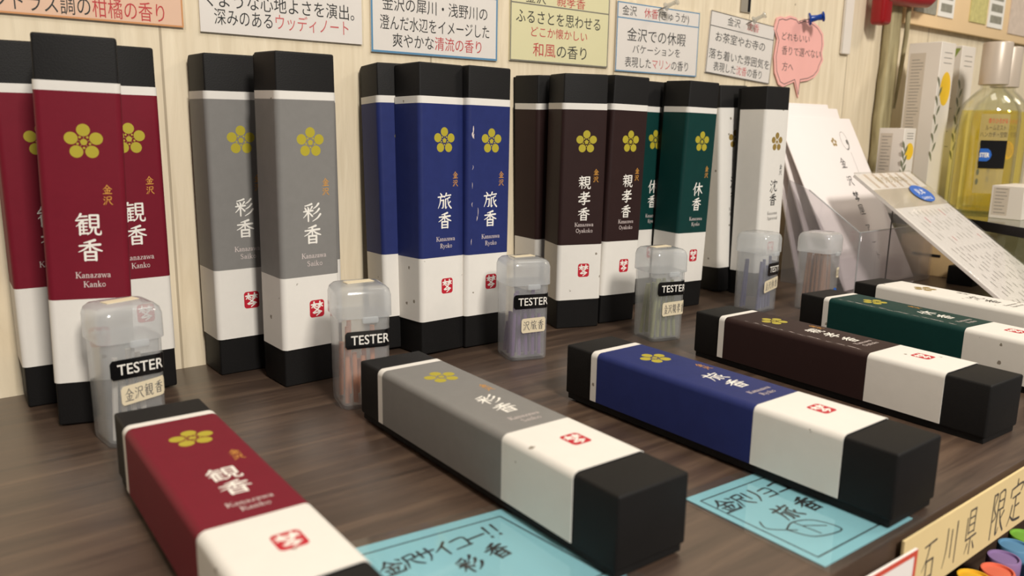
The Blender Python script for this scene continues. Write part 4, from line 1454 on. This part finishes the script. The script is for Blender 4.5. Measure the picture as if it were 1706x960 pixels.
def bottle(x, y, label, yaw, tester):
    root = thing('mist_bottle', label, 'bottle', 'room mist bottles on the glass shelf', Matrix.Translation((x, y, SZ)) @ Matrix.Rotation(yaw, 4, 'Z'))
    R_ = 0.0298
    outer = [(R_ - 0.003, 0.0), (R_, 0.003), (R_, 0.098), (R_ - 0.0012, 0.108), (R_ - 0.005, 0.117), (0.0165, 0.126), (0.0115, 0.131), (0.0110, 0.140)]
    inner = [(r - 0.0018, z) for r, z in outer[1:]]
    MB().lathe(outer + list(reversed(inner)), 56).build('glass_body', M['glass'], root)
    MB().lathe([(R_ - 0.006, 0.004), (R_ - 0.0024, 0.006), (R_ - 0.0024, 0.100), (R_ - 0.0032, 0.108)], 56).build('liquid', M['liquid'], root)
    cp = MB().lathe([(0.0132, 0.1345), (0.0142, 0.1350), (0.0142, 0.1765), (0.0134, 0.1780), (0.006, 0.1783)], 40).build('cap', M['cap'], root)
    # curved paper label on the front
    mb = MB()
    n = 18
    vs, fs = [], []
    a0, a1 = -PI / 2 - 0.30, -PI / 2 + 0.62
    for k in range(n + 1):
        a = a0 + (a1 - a0) * k / n
        for z in (0.022, 0.110 if False else 0.104):
            vs.append(((R_ + 0.0003) * math.cos(a), (R_ + 0.0003) * math.sin(a), z))
    fs = [(2 * k, 2 * k + 2, 2 * k + 3, 2 * k + 1) for k in range(n)]
    mb.add(vs, fs, 0, True)
    lb = mb.build('label', M['clear_label'], root)

    def bend(xx, zz, lift):
        a = -PI / 2 + xx / R_
        return ((R_ + 0.0004 + lift) * math.cos(a), (R_ + 0.0004 + lift) * math.sin(a), zz)
    f2 = Flat2()
    for (t, z, h_, xl, xr, mi) in (('香りひろがる', 0.097, 0.0056, -0.002, 0.016, 1), ('ルームミスト', 0.090, 0.0062, -0.004, 0.015, 0), ('ハンカチ・空間', 0.083, 0.0062, -0.008, 0.017, 0)):
        (tri, b0, b1) = font_mesh(t, 0.0)
        f2.tri(([(xl + (q - b0) * (xr - xl) / (b1 - b0), z + (yy - 0.36) * h_) for q, yy in tri[0]], tri[1]), mi)
    f2.lay(MB(), None, None, None, 0.0001, 0.000001, bend).build('lettering', [M['dark_rule'], M['red_ink']], lb)
    f2 = Flat2()
    f2.disc(0.009, 0.066, 0.0075, 0.0100, 0, 20)
    for k in range(5):
        f2.disc(-0.006, 0.074 - 0.010 * k, 0.0013, 0.0034, 1, 10)
    f2.lay(MB(), None, None, None, 0.0001, 0.000001, bend).build('lemon_print', [M['lemon'], M['leaf']], lb)
    if tester:
        mb = MB()
        vs = []
        for k in range(13):
            xx = -0.0065 + 0.0245 * k / 12
            vs += [bend(xx, 0.0480, 0.0008), bend(xx, 0.0770, 0.0008)]
        mb.add(vs, [(2 * k, 2 * k + 2, 2 * k + 3, 2 * k + 1) for k in range(12)], 0, True)
        st = mb.build('tester_sticker', M['sticker_black'], root)
        st['label'] = 'black square sticker with a blue oval'
        f2 = Flat2()
        f2.poly([(-0.0063, 0.0555), (0.0005, 0.0555), (0.0030, 0.0575), (0.0045, 0.0620), (0.0030, 0.0665), (0.0005, 0.0685), (-0.0063, 0.0685)], 0)
        (tri, b0, b1) = font_mesh('STER', 0.04)
        f2.tri(([(-0.0062 + (q - b0) * 0.0088 / (b1 - b0), 0.0620 + (yy - 0.36) * 0.0062) for q, yy in tri[0]], tri[1]), 1)
        f2.lay(MB(), None, None, None, 0.0010, 0.000002, bend).build('blue_oval', [M['blue_oval'], M['white_ink']], st)
    return root


bottle(0.9440, -0.1040, 'glass mist bottle with pale yellow liquid and black tester sticker', math.radians(-64), True)
bottle(1.0060, -0.0910, 'glass mist bottle with grey cap at the right picture edge behind the tester bottle', math.radians(-66), False)


def carton(x, y, w, d, h, label, leafy, group='tall printed cartons on the glass shelf'):
    """upright carton; its near left and front faces are printed"""
    root = thing('carton', label, 'carton', group, loc=(x + w / 2, y + d / 2, SZ))
    MB().box((-w / 2, -d / 2, 0), (w / 2, d / 2, h), 0.0004, 1).build('carton_body', M['carton'], root)
    f2 = Flat2()                                   # left face: x runs towards -y
    if leafy == 'green':
        f2.poly([(-d * 0.42, h * 0.985), (d * 0.46, h * 0.985), (d * 0.30, h * 0.93), (-d * 0.1, h * 0.86), (-d * 0.42, h * 0.82)], 2)
    else:
        f2.poly([(-d * 0.44, h * 0.10), (d * 0.05, h * 0.10), (d * 0.05, h * 0.94), (-d * 0.44, h * 0.94)], 0)
    rr = random.Random(int(h * 10000))
    z = h * 0.90 if leafy != 'green' else h * 0.70
    while z > h * 0.12:
        f2.stroke([(-d * 0.36, z, 0.0006), (d * rr.uniform(-0.15, 0.0) if leafy != 'green' else d * rr.uniform(0.05, 0.4), z, 0.0006)], 1)
        z -= 0.0034 if leafy != 'green' else rr.uniform(0.004, 0.014)
    f2.lay(MB(), (-w / 2, 0, 0), (0, -1, 0), (0, 0, 1)).build('side_print', [M['carton_side'], M['grey_ink'], M['leaf_green']], root)
    f2 = Flat2()
    if leafy != 'green':
        f2.disc(0.002, h * 0.73, w * 0.36, h * 0.10, 0, 24)
    for k in range(9):
        a = 0.7 if k % 2 else -0.7
        f2.stroke([(-w * 0.34, h * (0.74 - 0.055 * k), 0.0012), (-w * 0.34 + 0.005 * math.sin(a), h * (0.74 - 0.055 * k) + 0.006, 0.0040), (-w * 0.34 + 0.009 * math.sin(a), h * (0.74 - 0.055 * k) + 0.010, 0.0008)], 1)
    for k in range(3):
        f2.stroke([(-w * 0.25, h * (0.94 - 0.03 * k), 0.0007), (w * 0.30, h * (0.94 - 0.03 * k), 0.0007)], 2)
    f2.lay(MB(), (0, -d / 2, 0), (1, 0, 0), (0, 0, 1)).build('lemon_print', [M['lemon'], M['leaf'], M['grey_ink']], root)
    return root


carton(0.9050, -0.0640, 0.0330, 0.0350, 0.1790, 'tall white carton with yellow lemon print behind the small beige carton', 'grey')
carton(0.9720, -0.0560, 0.0340, 0.0350, 0.1800, 'tall white carton with a green leaf corner behind the tester bottle', 'green')
sc_ = carton(0.8390, -0.0670, 0.0240, 0.0270, 0.0880, 'small beige carton with lemon print left of the tall cartons', 'grey', 'small cartons on the glass shelf')
carton(0.8880, -0.1680, 0.0560, 0.0300, 0.0330, 'low white carton in front of the mist bottles at the right edge', 'grey', 'small cartons on the glass shelf')

# things on the table under the glass shelf
bx = thing('cardboard_box', 'tan cardboard box with dark hand slot under the glass shelf', 'box', loc=(0.885, -0.105, 0))
MB().box((-0.045, -0.03, 0), (0.045, 0.03, 0.040), 0.001, 2).build('carton_body', M['tan'], bx)
MB().box((-0.0456, -0.012, 0.020), (-0.0449, 0.016, 0.0225), 0.0).build('hand_slot', M['black_trim'], bx)
tag(MB().box((-0.016, -0.012, 0), (0.016, 0.012, 0.018), 0.001, 2).build('small_black_box', M['lid'], loc=(0.826, -0.150, 0)),
    'small black box on the table before the tan cardboard box', 'box')
wp = MB()
rw_ = random.Random(9)
nx, nz = 22, 8
vs = []
for j in range(nz + 1):
    for i in range(nx + 1):
        vs.append((-0.09 + 0.18 * i / nx, 0.004 * math.sin(i * 1.7 + j * 0.4) + rw_.uniform(-0.0015, 0.0015), 0.046 * j / nz))
wp.add(vs, [(j * (nx + 1) + i, j * (nx + 1) + i + 1, (j + 1) * (nx + 1) + i + 1, (j + 1) * (nx + 1) + i) for j in range(nz) for i in range(nx)], 0, True)
wo = wp.build('plastic_wrapping', M['wrap'], loc=(0.960, -0.185, 0.0005))
wo.rotation_euler = (0, 0, math.radians(-40))
tag(wo, 'crumpled clear plastic wrapping under the glass shelf at right', 'wrapping')

# ------------------------------------------------------------------ blue handwritten cards on the table
def table_card(pts, label, texts, arrow=None):
    """laminated blue card: four corners given in order near-left, near-right, far-right, far-left"""
    c = sum((Vector(p) for p in pts), Vector((0, 0))) / 4
    root = thing('handwritten_card', label, 'handwritten card', 'blue handwritten cards under the lying boxes', loc=(c.x, c.y, 0.0))

    def bil(u, v):
        a = Vector(pts[0]).lerp(Vector(pts[1]), u)
        b = Vector(pts[3]).lerp(Vector(pts[2]), u)
        p = a.lerp(b, v)
        return (p.x - c.x, p.y - c.y)
    o = [bil(*q) for q in ((0, 0), (1, 0), (1, 1), (0, 1))]
    MB().prism(o, 0.00015, 0.0005).build('sheet', M['cyan'], root)
    e = [bil(*q) for q in ((-0.05, -0.07), (1.05, -0.07), (1.05, 1.07), (-0.05, 1.07))]
    MB().prism(e, 0.00058, 0.00075).build('laminate', M['film'], root)
    f2 = Flat2()
    q = [bil(*k) for k in ((0.06, 0.08), (0.94, 0.08), (0.94, 0.92), (0.06, 0.92), (0.06, 0.08))]
    for a, b in zip(q[:-1], q[1:]):
        f2.stroke([(a[0], a[1], 0.0007), (b[0], b[1], 0.0007)])
    for (s, ax, ay, bx_, by_, size) in texts:
        n = len(s)
        d = Vector((bx_ - ax, by_ - ay))
        ang = math.atan2(d.y, d.x)
        for i, ch in enumerate(s):
            p = Vector((ax, ay)) + d * (i / max(n - 1, 1))
            tmp = Flat2()
            tmp.glyph(ch, 0, 0, size * 0.92, size, 0, 1.45)
            for tri, mi in tmp.items:
                ca, sa = math.cos(ang), math.sin(ang)
                f2.tri(([(p.x - c.x + x * ca - y * sa, p.y - c.y + x * sa + y * ca) for x, y in tri[0]], tri[1]), 0)
    if arrow:
        for st in arrow:
            f2.stroke([(x - c.x, y - c.y, 0.0007) for x, y in st])
    f2.lay(MB(), (0, 0, 0.0005), (1, 0, 0), (0, 1, 0), 0.00001, 0.0000004).build('handwriting', M['black_ink'], root)
    return root


table_card([(0.0985, -0.3170), (0.1795, -0.3170), (0.1745, -0.2560), (0.0990, -0.2470)],
           'blue handwritten card between the crimson and grey lying boxes',
           [('金沢サイコー！', 0.1195, -0.2675, 0.1610, -0.2675, 0.0088), ('彩香', 0.1420, -0.2810, 0.1545, -0.2795, 0.0098)],
           [[(0.1300, -0.2960), (0.1380, -0.2920), (0.1440, -0.2965), (0.1380, -0.3020), (0.1310, -0.2990)]])
table_card([(0.2372, -0.3535), (0.2960, -0.3545), (0.2960, -0.2950), (0.2385, -0.2920)],
           'blue handwritten card under the near end of the blue lying box',
           [('金沢リョコー', 0.2465, -0.3055, 0.2860, -0.3085, 0.0100), ('旅香', 0.2610, -0.3230, 0.2740, -0.3235, 0.0110)],
           [[(0.2460, -0.3215), (0.2440, -0.3265), (0.2520, -0.3335)], [(0.2490, -0.3310), (0.2560, -0.3290), (0.2640, -0.3330), (0.2660, -0.3430), (0.2530, -0.3400), (0.2490, -0.3310)],
            [(0.2560, -0.3290), (0.2570, -0.3400)], [(0.2570, -0.3330), (0.2640, -0.3380)]])

# ------------------------------------------------------------------ paper signs on the table's front edge
ys = thing('shelf_edge_sign', 'buff paper sign with large vertical-brush lettering along the front table edge', 'sign', loc=(0.3600, -0.3592, -0.0160))
MB().box((-0.0810, -0.0010, -0.0128), (0.0900, 0.0, 0.0148)).build('sheet', M['yellow_sign'], ys)
f2 = Flat2()
for ch, x, w_, h_ in (('石', 0.3010, 0.0115, 0.0180), ('川', 0.3195, 0.0125, 0.0190), ('県', 0.3375, 0.0120, 0.0210), ('限', 0.3640, 0.0150, 0.0215), ('定', 0.3825, 0.0150, 0.0215)):
    f2.glyph(ch, x - 0.360, 0.0005, w_, h_, 0, 0.9)
f2.lay(MB(), (0, -0.0010, 0), (1, 0, 0), (0, 0, 1)).build('lettering', M['leaf'] if False else M['dark_rule'], ys)
rs = thing('framed_sign', 'white sign with a red frame at the bottom edge left of the buff sign', 'sign', loc=(0.2300, -0.3660, -0.0140))
MB().box((-0.050, -0.0010, -0.030), (0.0440, 0.0, 0.0160), mx=Matrix.Rotation(0.03, 4, 'Y')).build('sheet', M['lav'], rs)
f2 = Flat2()
f2.frame(-0.050, -0.030, 0.0440, 0.0160, 0.0022)
ca, sa = math.cos(0.03), math.sin(0.03)
f2.lay(MB(), (0, -0.0010, 0), (ca, 0, -sa), (sa, 0, ca)).build('red_frame', M['red_frame'], rs)

# ------------------------------------------------------------------ round pastel tins on the ledge below
TINS = [(0.3712, -0.3610, (236, 118, 88), 'coral orange round tin below the buff sign, second from the left'),
        (0.3570, -0.3570, (246, 190, 52), 'yellow round tin below the buff sign, leftmost'),
        (0.3858, -0.3580, (150, 122, 168), 'purple round tin below the buff sign, between the orange and blue tins'),
        (0.4015, -0.3565, (104, 152, 186), 'blue round tin below the buff sign beside the green tin'),
        (0.4160, -0.3560, (132, 186, 70), 'green round tin below the buff sign, farthest right'),
        (0.3780, -0.3775, (238, 120, 92), 'coral orange round tin in the front row at the right picture edge'),
        (0.3935, -0.3735, (158, 130, 176), 'purple round tin in the front row at the right picture edge'),
        (0.4085, -0.3730, (110, 158, 190), 'blue round tin in the front row beyond the right picture edge')]
proto = None
for (x, y, rgb, lab) in TINS:
    m = pastel('tin_plastic', rgb)
    r_ = 0.0070
    root = thing('round_tin', lab, 'tin', 'round pastel tins below the table edge', loc=(x, y, -0.080))
    MB().lathe([(r_ * 0.80, 0.0), (r_ * 0.88, 0.001), (r_ * 0.90, 0.026)], 36).build('pot', m, root)
    MB().lathe([(r_ * 0.94, 0.0245), (r_, 0.0252), (r_, 0.0345), (r_ * 0.95, 0.0352), (r_ * 0.86, 0.0352), (r_ * 0.82, 0.0342), (r_ * 0.3, 0.0341)], 36).build('lid', m, root)
